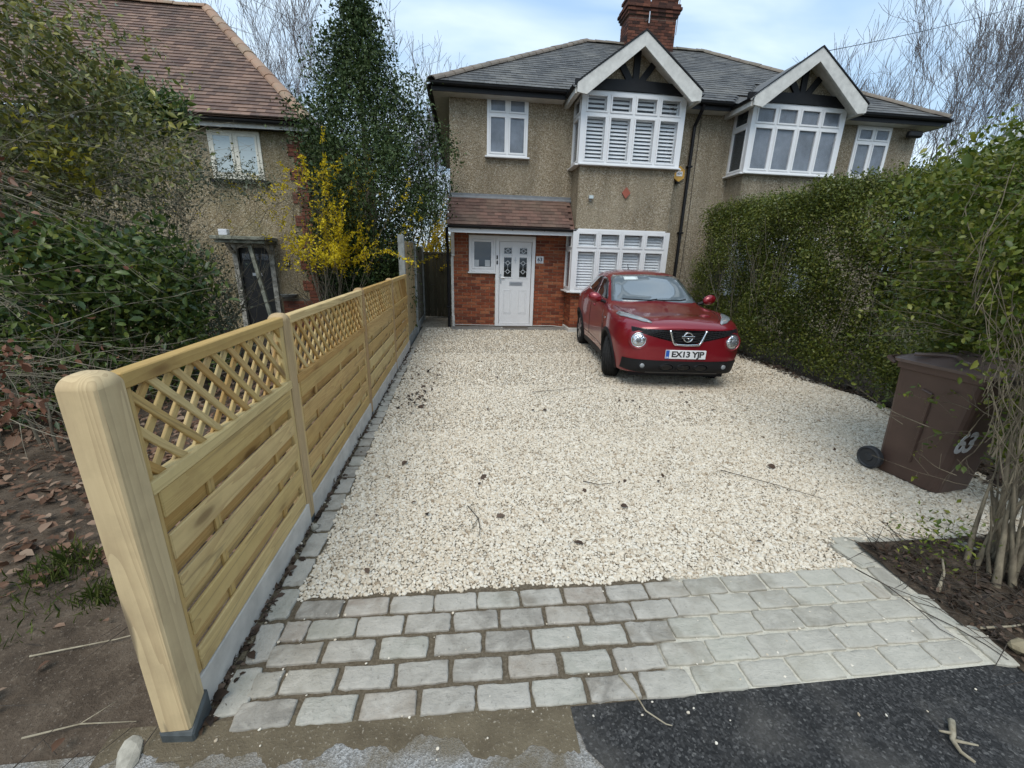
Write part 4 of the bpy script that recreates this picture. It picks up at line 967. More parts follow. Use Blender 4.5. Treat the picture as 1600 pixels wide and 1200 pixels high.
dpm = MB(); dpm.tube([(5.42, YE-.03, ZE-.07), (5.42, YE+.02, ZE-.16), (5.43, YH-.07, ZE-.42), (5.43, YH-.065, ZE-.55), (5.43, YH-.065, .0)], .04, 8)
for z in (.9, 2.4, 3.9): dpm.cbox(5.37, 5.49, YH-.115, YH-.002, z, z+.04, .004)
sash(h63, 'downpipe', dpm, M_BLACKP)
# --- chimney on the party line
cx0, cx1, cy0, cy1 = 4.86, 6.30, YR-.32, YR+.32
ck = MB(); ck.box(cx0, cx1, cy0, cy1, 7.2, 9.02)
for (z, e) in ((8.55, .035), (8.63, .07), (8.71, .105), (8.79, .07)): ck.box(cx0-e, cx1+e, cy0-e, cy1+e, z, z+.078)
ck.box(cx0-.04, cx1+.04, cy0-.04, cy1+.04, 9.021, 9.09); chim = put('chimney', ck.mesh('chimney'), M_CHIM, h63)
M_BRICKC = m_brick('sooty_brick', [(.035, .02, .017), (.085, .036, .026), (.14, .055, .036), (.20, .08, .05), (.055, .03, .024)]); limc = [300]
lay_bricks(chim, Fr((0, cy0, 0), (1, 0, 0), (0, -1, 0)), cx0, cx1, 7.5, 8.5, M_BRICKC, (), limc, 21); lay_bricks(chim, Fr((cx0, 0, 0), (0, -1, 0), (-1, 0, 0)), -cy1, -cy0, 7.5, 8.5, M_BRICKC, (), limc, 22)
for k, (z, e) in enumerate(((8.556, .035), (8.636, .07), (8.716, .105), (8.796, .07), (8.872, .0), (8.947, .0))):
    lay_bricks(chim, Fr((0, cy0-e, 0), (1, 0, 0), (0, -1, 0)), cx0-e, cx1+e, z, z+.04, M_BRICKC, (), limc, 23+k); lay_bricks(chim, Fr((cx0-e, 0, 0), (0, -1, 0), (-1, 0, 0)), -cy1-e, -cy0+e, z, z+.04, M_BRICKC, (), limc, 33+k)
for k in range(4):
    pt = MB(); pt.lathe([(.10, 0), (.095, .3), (.12, .32), (.12, .38), (.09, .4)], 12, 'z', (cx0+.22+k*.33, YR, 9.09)); put('chimney_pot', pt.mesh('chimney_pot'), plain('pot_clay', (.30, .14, .08), .8) if 'pot_clay' not in bpy.data.materials else bpy.data.materials['pot_clay'], chim)
ae = MB(); ae.tube([(5.45, cy0-.06, 8.35), (5.45, cy0-.06, 9.5)], .018, 6); ae.tube([(5.35, cy0-.03, 8.4), (5.45, cy0-.06, 8.5)], .01, 4); ae.tube([(cx1+.08, cy0+.1, 8.2), (cx1+.10, cy0+.1, 9.4)], .014, 5)
sash(h63, 'aerial_mast', ae, M_STEEL)
# black camera arm on the neighbour's corner
cc = MB(); cc.tube([(XR-.22, YH-.01, 4.86), (XR-.22, YH-.18, 4.84)], .03, 6); cc.cbox(XR-.5, XR-.12, YH-.28, YH-.15, 4.80, 4.94, .03); sash(h65, 'security_lamp', cc, M_BLACKP)
dv = MB(); dv.tube([(XP+.02, YH-.012, .1), (XP+.06, YH-.012, 2.4), (XP+.03, YH-.012, 5.0)], .006, 4); sash(h65, 'cable', dv, M_BLACKP)

# ================================================================== THE OLD HOUSE ON THE LEFT
HL = thing('old_house', 'old roughcast house with clay tile roof and black door behind the shrubs', 'house', (-5.5, 10, 0))
X1, Y0L = -3.22, 10.0
mb = MB(); mb.box(-10.5, X1, Y0L, 17.5, -.2, 4.20); sash(HL, 'wall', mb, M_RCL)
ez = 4.18; ey = 9.72; ex = -2.96; t = 2.92; apex = Vector((ex-t, ey+t, ez+t*1.0))
mb = MB(); A = [(-11.5, ey, ez), (ex, ey, ez), tuple(apex), (-11.5, ey+t, ez+t)]; B = [(ex, ey, ez), (ex, ey+2*t, ez), tuple(apex)]; Cc = [(ex, ey+2*t, ez), (-11.5, ey+2*t, ez), (-11.5, ey+t, ez+t), tuple(apex)]
for q in (A, B, Cc): mb.add(q, [tuple(range(len(q)))])
roofL = put('roof', mb.mesh('roof'), M_REST['clay_tile'], HL)
Ls = math.hypot(t, t)
tile_plane(roofL, 'tile', (-9.4, ey, ez), (1, 0, 0), (0, 1, 1), [(0, 0), (ex+9.4, 0), (ex+9.4-t, Ls), (0, Ls)], .17, .118, .024, M_LTILE, 300, 12, lambda p: -p.x*.55+p.y*.8+p.z*.2)
ridge_run(roofL, 'hip_tile', (ex, ey, ez+.02), apex+Vector((0, 0, .02)), M_LHIP, .12, .34)
ridge_run(roofL, 'ridge_tile', apex+Vector((0, 0, .02)), (-9.5, ey+t, ez+t+.02), M_LHIP, .12, .34)
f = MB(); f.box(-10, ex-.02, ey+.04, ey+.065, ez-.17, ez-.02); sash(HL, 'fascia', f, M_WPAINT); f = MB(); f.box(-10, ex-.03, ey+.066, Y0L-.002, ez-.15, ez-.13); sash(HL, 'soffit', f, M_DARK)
gutter(HL, [(-10, ey-.03, ez-.03), (ex, ey-.03, ez-.05)], .055)
f = MB(); f.box(ex-.045, ex-.02, ey+.066, 16, ez-.17, ez-.02); sash(HL, 'fascia', f, M_BLACKP)
FL = Fr((0, Y0L, 0), (1, 0, 0), (0, -1, 0))
wL = window(HL, FL, -5.02, -4.04, 3.12, 4.0, 2, 0, M_NET, 0, False, .03, M_CREAM, .055, .045)
s_ = MB(); fbox(s_, FL, -5.08, -3.94, 0, .1, 3.04, 3.10, .005); put('sill', s_.mesh('sill'), M_BLACKP, wL)
# brick quoins at the corner, toothed
qw = MB(); qw.box(X1-.02, X1+.012, Y0L-.012, Y0L+.3, 0, 4.0); quoin = put('quoin', qw.mesh('quoin'), M_MORTL, HL)
lim3 = [300]; rg = random.Random(8); z = .0; r = 0
FQ = Fr((0, Y0L-.012, 0), (1, 0, 0), (0, -1, 0)); FQ2 = Fr((X1+.012, 0, 0), (0, 1, 0), (1, 0, 0))
while z < 4.0:
    blk = (r//3) % 2; wq = .34 if blk == 0 else .225
    lay_bricks(quoin, FQ, X1+.024-wq, X1+.024, z, z+.04, M_BRICKL, (), lim3, r); lay_bricks(quoin, FQ2, Y0L+.005, Y0L+(.225 if blk == 0 else .34), z, z+.04, M_BRICKL, (), lim3, r+50)
    z += .075; r += 1
bw = MB(); bw.box(-4.0, X1+.01, Y0L-.0105, Y0L-.002, -.1, .72); basew = put('brick_base', bw.mesh('brick_base'), M_MORTL, HL)
lay_bricks(basew, FQ, -4.0, X1-.31, .0, .68, M_BRICKL, (), [120], 77)
# front door in its worn canopy
dk = MB(); fbox(dk, FL, -4.78, -4.15, .0, .012, .05, 1.78); dL = put('door', dk.mesh('door'), plain('black_door', (.012, .012, .013), .45, var=.3), HL)
for k in range(3):
    g = MB(); fbox(g, FL, -4.72+k*.19, -4.57+k*.19, .012, .016, 1.36, 1.5); put('pane', g.mesh('pane'), M_PANED, dL); g = MB(); fbox(g, FL, -4.72+k*.19, -4.57+k*.19, .012, .016, 1.53, 1.66); put('pane', g.mesh('pane'), M_PANEK, dL)
g = MB(); fbox(g, FL, -4.56, -4.36, .012, .022, 1.2, 1.26); put('letterbox', g.mesh('letterbox'), M_STEEL, dL)
df = MB(); fbox(df, FL, -4.88, -4.785, 0, .09, 0, 1.86); fbox(df, FL, -4.145, -4.05, 0, .09, 0, 1.86); fbox(df, FL, -4.785, -4.145, 0, .088, 1.79, 1.86)
sash(HL, 'door_frame', df, plain('flaking_paint', (.46, .44, .38), .8, .2, var=.4, nscale=12))
cn = MB(); fbox(cn, FL, -5.0, -3.96, .002, .62, 1.93, 2.0, .01); fbox(cn, FL, -4.95, -4.0, .002, .56, 1.865, 1.925, .01); sash(HL, 'door_canopy', cn, plain('mossy_wood', (.30, .31, .25), .9, .2, var=.35, nscale=10))
for u in (-4.1, -4.85):
    b_ = MB(); rail(b_, (u, Y0L-.10, 1.68), (u, Y0L-.30, 1.86), .06, .06, (1, 0, 0)); put('canopy_bracket', b_.mesh('canopy_bracket'), bpy.data.materials['flaking_paint'], HL)
pp = MB(); rail(pp, (-4.02, 9.45, 0), (-4.36, 9.6, 1.86), .07, .07); sash(HL, 'canopy_prop', pp, bpy.data.materials['mossy_wood'])
lg = MB(); fbox(lg, FL, -4.92, -4.75, .30, .42, 2.01, 2.13, .01); sash(HL, 'porch_lamp', lg, plain('lamp_white', (.72, .74, .78), .4))
nb = MB(); fbox(nb, FL, -3.88, -3.76, 0, .015, 1.40, 1.55); np_ = put('house_number', nb.mesh('house_number'), M_BLACKP, HL)
tm = xform(text_mesh('61', .115, .004, .001), Matrix(((1, 0, 0, -3.82), (0, 0, -1, Y0L-.0165), (0, 1, 0, 1.475), (0, 0, 0, 1)))); put('numerals', tm, M_UPVC, np_)
bk = MB(); pr_ = [(.0, 0), (.09, .015), (.16, .07), (.185, .12), (.17, .12), (.14, .075), (.0, .03)]
bk.lathe(pr_[:5], 14, 'z', (-3.85, Y0L-.03, .70)); put('wall_basket', bk.mesh('wall_basket'), plain('basket_grey', (.20, .21, .20), .8), HL)
# black side gate and trellis beside the old house
sgt = thing('side_gate', 'black painted side gate between the old house and forsythia', 'gate', (-2.75, 10.1, 0))
for k in range(6):
    g = MB(); g.cbox(-3.17+k*.145, -3.17+k*.145+.142, 10.06, 10.09, 0, 1.8, .004); put('board', g.mesh('board'), M_BLACKP, sgt)
tr = thing('trellis', 'grey wooden trellis above the black side gate', 'trellis', (-2.75, 10.12, 1.8))
for k in range(8):
    g = MB(); g.box(-3.15+k*.125, -3.135+k*.125, 10.10, 10.115, 1.81, 2.25); put('slat', g.mesh('slat'), M_FEG, tr)
for k in range(4):
    g = MB(); g.box(-3.17, -2.25, 10.116, 10.13, 1.84+k*.125, 1.856+k*.125); put('slat', g.mesh('slat'), M_FEG, tr)
# white boarded gable of a house far to the right
WH = thing('white_house', 'white boarded house glimpsed above the hedge at far right', 'house', (20, 15, 0))
mb = MB(); mb.box(19.6, 26, 15, 16.6, -.1, 5.6); sash(WH, 'wall', mb, M_WPAINT)
mb = MB(); mb.prism([(18.40, 5.55), (22.40, 8.65), (26.40, 5.55), (26.40, 5.35), (22.40, 8.40), (18.40, 5.35)], 14.6, 15.05, 'y'); sash(WH, 'roof', mb, M_SLATE)
mb = MB(); mb.prism([(18.30, 5.67), (22.40, 8.77), (26.50, 5.67), (26.50, 5.30), (22.40, 8.35), (18.30, 5.30)], 14.5, 14.59, 'y'); sash(WH, 'barge_board', mb, M_UPVC)
mb = MB(); mb.prism([(19.10, 5.66), (22.40, 8.05), (25.70, 5.66)], 15, 15.2, 'y'); sash(WH, 'gable_wall', mb, M_WPAINT)
# ================================================================== THE RED CAR (local axes: +x front, +y its left, z up)
def m_paint():
    t = NT('red_metallic'); f = t.noise(t.co(), 900, 1); col = t.mix(t.math('MULTIPLY', f, .5), (.20, .003, .010), (.30, .006, .018))
    t.done(col, .34, .5, .35); t.b.inputs['Coat Weight'].default_value = 1.0; t.b.inputs['Coat Roughness'].default_value = .04; return t.m
M_RED = m_paint()
M_BLKPL = plain('black_moulding', (.010, .010, .011), .6, .3, var=.1); M_GLOSSBLK = plain('gloss_black', (.006, .006, .007), .12, .5)
M_CHROME = plain('chrome', (.78, .79, .80), .13, .5, 1.0, var=.03); M_TYRE = plain('tyre_rubber', (.018, .018, .018), .8, .3, var=.3, nscale=30)
M_ALLOY = plain('alloy', (.50, .51, .53), .32, .5, .9, var=.05)
M_CARGL = m_pane('windscreen_glass', (.13, .16, .18), .04, 1.0); M_CARGLD = m_pane('dark_side_glass', (.012, .014, .016), .04, 1.0)
M_LENS = m_pane('lamp_lens', (.25, .275, .29), .12, .8); t_ = NT('lamp_reflector'); t_.bump(t_.voro(t_.co(scale=(.4, 1, 1)), 34), .9, .01); t_.done((.66, .69, .71), .14, .5, .9); M_HLENS = t_.m; M_HLENS.node_tree.nodes['Principled BSDF'].inputs['Coat Weight'].default_value = 1.0
M_LENSD = m_pane('lamp_bowl', (.13, .14, .15), .2, .8); M_AMBER = m_pane('amber_lens', (.56, .46, .38), .15, .6)
CAR = thing('parked_car', 'red crossover car with round headlamps parked on the gravel by the hedge', 'car', (3.20, 7.25, .0), rad(-96))
# stations: x, then half section (y,z) from the underside round to the roof centre line
def sec(x, zb, yb, sill, low, mid, sh, g, r1, r2, zc):
    return (x, [(0, zb), (yb, zb), sill, low, mid, sh, g, r1, r2, (0, zc)])
ST = [
 sec(2.045, .36, .34, (.46, .37), (.50, .47), (.52, .62), (.51, .79), (.44, .85), (.30, .875), (.15, .885), .89),
 sec(2.00, .27, .50, (.62, .29), (.66, .43), (.675, .62), (.64, .82), (.55, .90), (.37, .925), (.18, .94), .945),
 sec(1.90, .225, .62, (.735, .25), (.785, .42), (.80, .62), (.755, .86), (.64, .935), (.43, .965), (.2, .982), .987),
 sec(1.72, .20, .70, (.815, .235), (.865, .42), (.895, .63), (.842, .925), (.70, .985), (.49, .995), (.23, 1.012), 1.017),
 sec(1.45, .19, .74, (.85, .235), (.885, .42), (.925, .66), (.872, .975), (.73, 1.005), (.52, .99), (.25, 1.01), 1.015),
 sec(1.15, .19, .74, (.86, .235), (.895, .42), (.935, .67), (.882, 1.005), (.75, 1.03), (.54, 1.02), (.27, 1.045), 1.05),
 sec(.86, .19, .74, (.85, .235), (.868, .42), (.888, .68), (.862, 1.0), (.76, 1.04), (.56, 1.045), (.28, 1.075), 1.085),
 sec(.62, .19, .74, (.84, .235), (.850, .42), (.856, .68), (.845, .98), (.765, 1.045), (.62, 1.10), (.30, 1.135), 1.145),
 sec(.30, .19, .74, (.84, .235), (.845, .42), (.848, .68), (.838, .985), (.755, 1.075), (.675, 1.245), (.33, 1.295), 1.305),
 sec(-.02, .19, .74, (.84, .235), (.845, .42), (.850, .68), (.836, .995), (.75, 1.10), (.655, 1.43), (.33, 1.478), 1.488),
 sec(-.28, .19, .74, (.84, .235), (.847, .42), (.856, .69), (.84, 1.005), (.752, 1.115), (.635, 1.495), (.36, 1.552), 1.562),
 sec(-.70, .19, .74, (.84, .235), (.858, .42), (.875, .70), (.86, 1.03), (.758, 1.14), (.63, 1.51), (.36, 1.572), 1.584),
 sec(-1.10, .20, .74, (.85, .24), (.885, .43), (.930, .72), (.90, 1.05), (.762, 1.17), (.615, 1.485), (.36, 1.55), 1.565),
 sec(-1.45, .22, .72, (.84, .26), (.888, .45), (.938, .74), (.905, 1.06), (.75, 1.18), (.55, 1.42), (.32, 1.49), 1.505),
 sec(-1.74, .27, .66, (.79, .30), (.845, .48), (.872, .74), (.845, 1.05), (.70, 1.15), (.52, 1.30), (.31, 1.36), 1.38),
 sec(-1.95, .33, .58, (.70, .36), (.76, .52), (.785, .74), (.755, .98), (.62, 1.05), (.46, 1.10), (.27, 1.13), 1.14),
 sec(-2.05, .42, .44, (.55, .44), (.60, .56), (.62, .72), (.58, .86), (.47, .91), (.34, .93), (.2, .945), .95)]
def car_body():
    V = []; ns = len(ST); m = 10; ring = 2*(m-1)
    for (x, s) in ST:
        pts = [(y, z) for (y, z) in s]+[(-y, z) for (y, z) in reversed(s[1:-1])]
        V += [(x, y, z) for (y, z) in pts]
    F = []
    for i in range(ns-1):
        for k in range(ring): F.append((i*ring+k, (i+1)*ring+k, (i+1)*ring+(k+1) % ring, i*ring+(k+1) % ring))
    for b, fl in ((0, False), ((ns-1)*ring, True)):
        for k in range(m-1):
            a0, a1 = b+k, b+k+1; c0, c1 = b+(ring-k) % ring, b+ring-k-1
            f = (a0, a1, c1, c0) if k not in (0, m-2) else ((a0, a1, c1) if k == 0 else (a0, a1, c0))
            F.append(f)
    me = bpy.data.meshes.new('body'); me.from_pydata(V, [], F)
    bm = bmesh.new(); bm.from_mesh(me); bmesh.ops.recalc_face_normals(bm, faces=bm.faces)
    cl = bm.edges.layers.float.new('crease_edge')
    bm.verts.ensure_lookup_table()
    for e in bm.edges:
        a, b = e.verts[0].index, e.verts[1].index; ka, kb = a % ring, b % ring
        if ka == kb and ka in (5, ring-5) and ST[min(a, b)//ring][0] < 1.6: e[cl] = .28
        if ka == kb and ka in (7, ring-7) and ST[min(a, b)//ring][0] < .7: e[cl] = .35
        if ka == kb and ka in (2, ring-2): e[cl] = .5
    bm.to_mesh(me); bm.free(); return me
def evald(me, setup):
    o = bpy.data.objects.new('tmp', me); COL.objects.link(o); extra = setup(o); dg = bpy.context.evaluated_depsgraph_get()
    r = bpy.data.meshes.new_from_object(o.evaluated_get(dg)); bpy.data.objects.remove(o)
    for e in extra or (): bpy.data.objects.remove(e)
    return r
def _sub(o): md = o.modifiers.new('s', 'SUBSURF'); md.levels = 3; md.render_levels = 3
smooth_body = evald(car_body(), _sub)
bmv = bmesh.new(); bmv.from_mesh(smooth_body); BV = BVHTree.FromBMesh(bmv); bmv.free()
FAX, RAX, TR = 1.235, -1.295, .338
def _cut(o):
    ex = []
    for x in (FAX, RAX):
        for s in (-1, 1):
            mb = MB(); mb.lathe([(.385, .52*s), (.385, 1.1*s)], 40, 'y', (x, 0, TR-.005)); c = bpy.data.objects.new('cut', mb.mesh('cut')); COL.objects.link(c); ex.append(c)
            md = o.modifiers.new('b', 'BOOLEAN'); md.operation = 'DIFFERENCE'; md.object = c; md.solver = 'EXACT'
    return ex
body_me = evald(smooth_body, _cut); body_me.shade_smooth(); body_me.materials.clear(); body_me.materials.append(M_RED); body_me.materials.append(M_BLKPL)
for q in body_me.polygons:
    x_, y_, z_ = q.center
    if abs(y_) > .45 and min(math.hypot(x_-FAX, z_-TR+.005), math.hypot(x_-RAX, z_-TR+.005)) < .3862 and (abs(q.normal.y) < .3 or abs(y_) < .53): q.material_index = 1
def cp(name, me, mat, parent=None, kind=None): return put(name, me, mat, parent or CAR, world=False, kind=kind)
body = cp('body', body_me, M_RED)
RAYS = {'x': (Vector((4, 0, 0)), Vector((-1, 0, 0))), 'z': (Vector((0, 0, 3)), Vector((0, 0, -1)))}
def hit(axis, p, q, side=1):
    if axis == 'x': o, d = Vector((4, p, q)), Vector((-1, 0, 0))
    elif axis == 'z': o, d = Vector((p, q, 3)), Vector((0, 0, -1))
    else: o, d = Vector((p, 3*side, q)), Vector((0, -side, 0))
    loc, nn, _, _ = BV.ray_cast(o, d)
    return (loc, nn)
def patch(poly, axis, off, side=1, rings=5, sub=3, thick=.008, centre=None, bulge=0.0):
    """star-shaped outline projected onto the body as a thin skin standing off by off"""
    P = []
    n = len(poly)
    for i in range(n):
        for k in range(sub):
            t = k/sub; P.append((poly[i][0]+(poly[(i+1) % n][0]-poly[i][0])*t, poly[i][1]+(poly[(i+1) % n][1]-poly[i][1])*t))
    n = len(P); c = centre or (sum(p[0] for p in P)/n, sum(p[1] for p in P)/n); V = []; last = None
    def s(p, q, o):
        h, nn = hit(axis, p, q, side)
        if h is None: return None
        return h+nn*o
    cen = s(*c, off+bulge); V.append(cen)
    for r in range(1, rings+1):
        f = r/rings
        for p in P:
            v = s(c[0]+(p[0]-c[0])*f, c[1]+(p[1]-c[1])*f, off+bulge*(1-f*f))
            if v is None: v = V[-n] if r > 1 else cen
            V.append(v)
    for i, p in enumerate(P):
        v = s(*p, off-thick); V.append(v if v is not None else V[1+(rings-1)*n+i])
    F = [(0, 1+i, 1+(i+1) % n) for i in range(n)]
    for r in range(rings):
        for i in range(n): F.append((1+r*n+i, 1+(r+1)*n+i, 1+(r+1)*n+(i+1) % n, 1+r*n+(i+1) % n))
    mb = MB(); mb.add([tuple(v) for v in V], F); me = mb.mesh('patch', True); return me
def band(top, bot, axis, off, n=24, m=5, side=1, thick=.008):
    """strip between two functions of t projected onto the body"""
    V = []; F = []
    for i in range(n+1):
        t = i/n; a, b = top(t), bot(t)
        for j in range(m+1):
            f = j/m; p = (a[0]+(b[0]-a[0])*f, a[1]+(b[1]-a[1])*f); h, nn = hit(axis, *p, side)
            V.append(tuple(h+nn*off) if h is not None else V[-1])
    for i in range(n):
        for j in range(m): F.append((i*(m+1)+j, (i+1)*(m+1)+j, (i+1)*(m+1)+j+1, i*(m+1)+j+1))
    mb = MB(); mb.add(V, F); return mb.mesh('band', True)
def line(pts, axis, off, r, side=1, sub=6, n=5):
    P = []
    for (a, b) in zip(pts[:-1], pts[1:]):
        for k in range(sub): P.append((a[0]+(b[0]-a[0])*k/sub, a[1]+(b[1]-a[1])*k/sub))
    P.append(pts[-1]); W = []
    for p in P:
        h, nn = hit(axis, *p, side)
        if h is not None: W.append(h+nn*off)
    mb = MB(); mb.tube(W, r, n); return mb.mesh('line', True)
# --- glass
cp('windscreen', patch([(-.70, 1.09), (-.4, 1.10), (0, 1.125), (.4, 1.10), (.70, 1.09), (.60, 1.43), (.55, 1.475), (0, 1.50), (-.55, 1.475), (-.60, 1.43)], 'x', .009, rings=8, centre=(0, 1.3), bulge=.006, thick=.014), M_CARGL)
tx = MB(); h0, n0 = hit('x', -.30, 1.43); up = Vector((0, 0, 1)); yv = Vector((0, 1, 0)); 
cp('windscreen_sticker', patch([(-.40, 1.40), (-.16, 1.41), (-.16, 1.455), (-.40, 1.45)], 'x', .017, rings=2, thick=.001), plain('sticker_white', (.62, .68, .66), .4))
for k, y in enumerate((-.12, .38)):
    wp = line([(y-.42, 1.10+.018), (y, 1.115), (y+.12, 1.13)], 'x', .02, .008); cp('wiper', wp, M_BLKPL)
for s in (-1, 1):
    cp('side_window', patch([(.40, 1.10), (-.36, 1.135), (-.38, 1.44), (-.16, 1.435), (.02, 1.37)], 'y', .003, s, centre=(-.15, 1.25)), M_CARGLD)
    cp('side_window', patch([(-.44, 1.14), (-1.08, 1.19), (-1.20, 1.27), (-1.02, 1.42), (-.44, 1.45)], 'y', .003, s), M_CARGLD)
    cp('door_seam', line([(.78, .40), (.74, .70), (.62, 1.0), (.52, 1.06)], 'y', .0005, .005, s), M_GLOSSBLK)
    cp('door_seam', line([(-.40, .38), (-.40, 1.12)], 'y', .0005, .005, s), M_GLOSSBLK)
    cp('door_seam', line([(.78, .38), (-.88, .40), (-.98, .72), (-1.16, 1.15)], 'y', .0005, .005, s, 8), M_GLOSSBLK)
    hb = patch([(-.10, .935), (-.28, .935), (-.28, .965), (-.10, .965)], 'y', .022, s, rings=2, thick=.02); cp('door_handle', hb, M_RED)
    # wheel-arch cladding and sill
    for x in (FAX, RAX):
        V = []; F = []; N = 26
        for i in range(N+1):
            a = rad(-14+208*i/N)
            for (r, o) in ((.381, -.03), (.383, .012), (.405, .016), (.43, .012), (.435, -.004)):
                px, pz = x+r*math.cos(a), TR-.005+r*math.sin(a); h, nn = hit('y', px, max(pz, .245), s)
                y = (h.y if h is not None else .86*s)
                V.append((px, y+o*s, pz))
        for i in range(N):
            for j in range(4): F.append((i*5+j, (i+1)*5+j, (i+1)*5+j+1, i*5+j+1))
        mb = MB(); mb.add(V, F); cp('wheel_arch', mb.mesh('wheel_arch', True), M_BLKPL)
    mb = MB(); mb.cbox(-.86, .80, .80*s-.05, .80*s+.05, .175, .315, .03); cp('side_sill', mb.mesh('side_sill'), M_BLKPL)
    cp('side_repeater', patch([(.98, .86), (.90, .86), (.90, .885), (.98, .885)], 'y', .006, s, rings=2), M_LENS)
# --- bonnet creases and shut line
for s in (-1, 1):
    cp('bonnet_seam', line([(.80, .70*s), (1.2, .69*s), (1.5, .64*s), (1.78, .52*s), (1.9, .44*s)], 'z', .0003, .004), M_GLOSSBLK)
    # slim lamp on top of the wing
    lp = patch([(1.30, .765*s), (1.42, .70*s), (1.66, .60*s), (1.92, .465*s), (1.945, .475*s), (1.87, .585*s), (1.72, .70*s), (1.54, .79*s), (1.38, .82*s)], 'z', .012, rings=4, bulge=.010, centre=(1.6, .71*s))
    lo = cp('side_lamp', lp, M_LENS)
    cp('lamp_insert', patch([(1.62, .70*s), (1.78, .60*s), (1.84, .545*s), (1.80, .60*s), (1.66, .72*s)], 'z', .018, rings=2, centre=(1.73, .64*s)), M_AMBER, lo)
    cp('lamp_insert', patch([(1.40, .775*s), (1.56, .72*s), (1.57, .75*s), (1.43, .805*s)], 'z', .018, rings=2, centre=(1.49, .765*s)), M_LENSD, lo)
# --- front: grille band, badge bracket, round headlamps, number plate, lower bumper
GZ = .755
def gtop(t):
    y = -.72+1.44*t; return (y, .842+.026*math.cos(y*1.9)+.03*(abs(y)/.7)**3)
def gbot(t):
    y = -.72+1.44*t; a = abs(y); z = .790 if a > .60 else .790-(.60-a)/.34*.068 if a > .26 else .722-(.26-a)*.24
    return (y, z+.03*(a/.7)**3)
gr = cp('grille', band(gtop, gbot, 'x', .004, 44, 6), M_GLOSSBLK)
gm_ = MB()
for q in range(1, 5):
    f = q/5; W = []
    for i in range(45):
        a, b = gtop(i/44), gbot(i/44); p = (a[0], a[1]+(b[1]-a[1])*f)
        if abs(a[1]-b[1]) < .05 and q in (2, 4): continue
        h, nn = hit('x', *p)
        if h is not None: W.append(h+nn*.009)
    if len(W) > 3: gm_.tube(W, .0042, 4)
for i in range(1, 56):
    t = i/56; a, b = gtop(t), gbot(t); y = a[0]
    if abs(y) < .2: continue
    sh = .012 if i % 2 else -.012; W = []
    for f in (.06, .5, .94):
        h, nn = hit('x', y+sh*(f-.5)*2, a[1]+(b[1]-a[1])*f)
        if h is not None: W.append(h+nn*.008)
    if len(W) == 3: gm_.tube(W, .0034, 4)
cp('grille_mesh', gm_.mesh('grille_mesh'), M_BLKPL, gr)
def strip_on(pts, r, off=.014, parent=None, name='chrome_strip', mat=None, flat=1.0, axis='x'):
    return cp(name, line(pts, axis, off, r, 1, 8, 6), mat or M_CHROME, parent)
strip_on([(-.245, .862), (-.185, .70), (-.16, .672), (0, .665), (.16, .672), (.185, .70), (.245, .862)], .0165, .010, gr)
for z in (.71, .745, .78, .815): strip_on([(-.17, z), (.17, z)], .006, .008, gr, 'grille_bar', M_BLKPL)
h0, n0 = hit('x', 0, .775); bx = h0.x+.016
bd = MB(); N = 28
for i in range(N):
    pass
def torus(mb, c, R_, r, n=28, m=8):
    vs = []; fs = []
    for i in range(n):
        a = 2*math.pi*i/n
        for j in range(m):
            b = 2*math.pi*j/m; vs.append((c[0]+r*math.sin(b)*1.0, c[1]+(R_+r*math.cos(b))*math.cos(a), c[2]+(R_+r*math.cos(b))*math.sin(a)))
    for i in range(n):
        for j in range(m): fs.append((i*m+j, ((i+1) % n)*m+j, ((i+1) % n)*m+(j+1) % m, i*m+(j+1) % m))
    mb.add(vs, fs); return mb
torus(bd, (bx, 0, .775), .060, .0105); bd.cbox(bx-.004, bx+.010, -.088, .088, .758, .792, .004)
badge = cp('badge', bd.mesh('badge'), M_CHROME, gr)
tm = text_mesh('NISSAN', .024, .0008, .0006, 1.1); xform(tm, Matrix(((0, 0, 1, bx+.0108), (1, 0, 0, 0), (0, 1, 0, .775), (0, 0, 0, 1)))); cp('lettering', tm, plain('badge_print', (.03, .03, .03), .4), badge)
for s in (-1, 1):
    c = (.64*s, .715); h, nn = hit('x', *c); nn = (nn+Vector((.9, 0, .12))).normalized()
    M = Matrix.Translation(h) @ nn.to_track_quat('Z', 'Y').to_matrix().to_4x4()
    mb = MB(); mb.lathe([(.095, -.16), (.130, -.045), (.128, -.012), (.117, .012), (.108, .004), (.100, -.012)], 28, 'z', (0, 0, 0), M); cp('headlight_ring', mb.mesh('headlight_ring', True), M_RED)
    mb = MB(); mb.lathe([(.101, -.03), (.101, .004), (.094, .008), (.090, .0)], 28, 'z', (0, 0, 0), M); hl = cp('headlight', mb.mesh('headlight', True), M_CHROME)
    mb = MB(); mb.lathe([(.0925, -.01), (.0925, .004), (.075, .016), (.045, .024), (.001, .028)], 28, 'z', (0, 0, 0), M); cp('lens', mb.mesh('lens', True), M_HLENS, hl)
    mb = MB(); mb.lathe([(.036, .022), (.032, .030), (.018, .0345), (.001, .036)], 20, 'z', (0, .0, 0), M); cp('bulb_cover', mb.mesh('bulb_cover', True), M_LENSD, hl)
def lt(t): y = -.80+1.6*t; return (y, .462-.02*math.cos(y*2.0)-.012*(abs(y)/.8)**4)
def lb_(t): y = -.80+1.6*t; return (y, .258+.03*(abs(y)/.8)**4)
lowb = cp('lower_bumper', band(lt, lb_, 'x', .007, 40, 6), M_BLKPL)
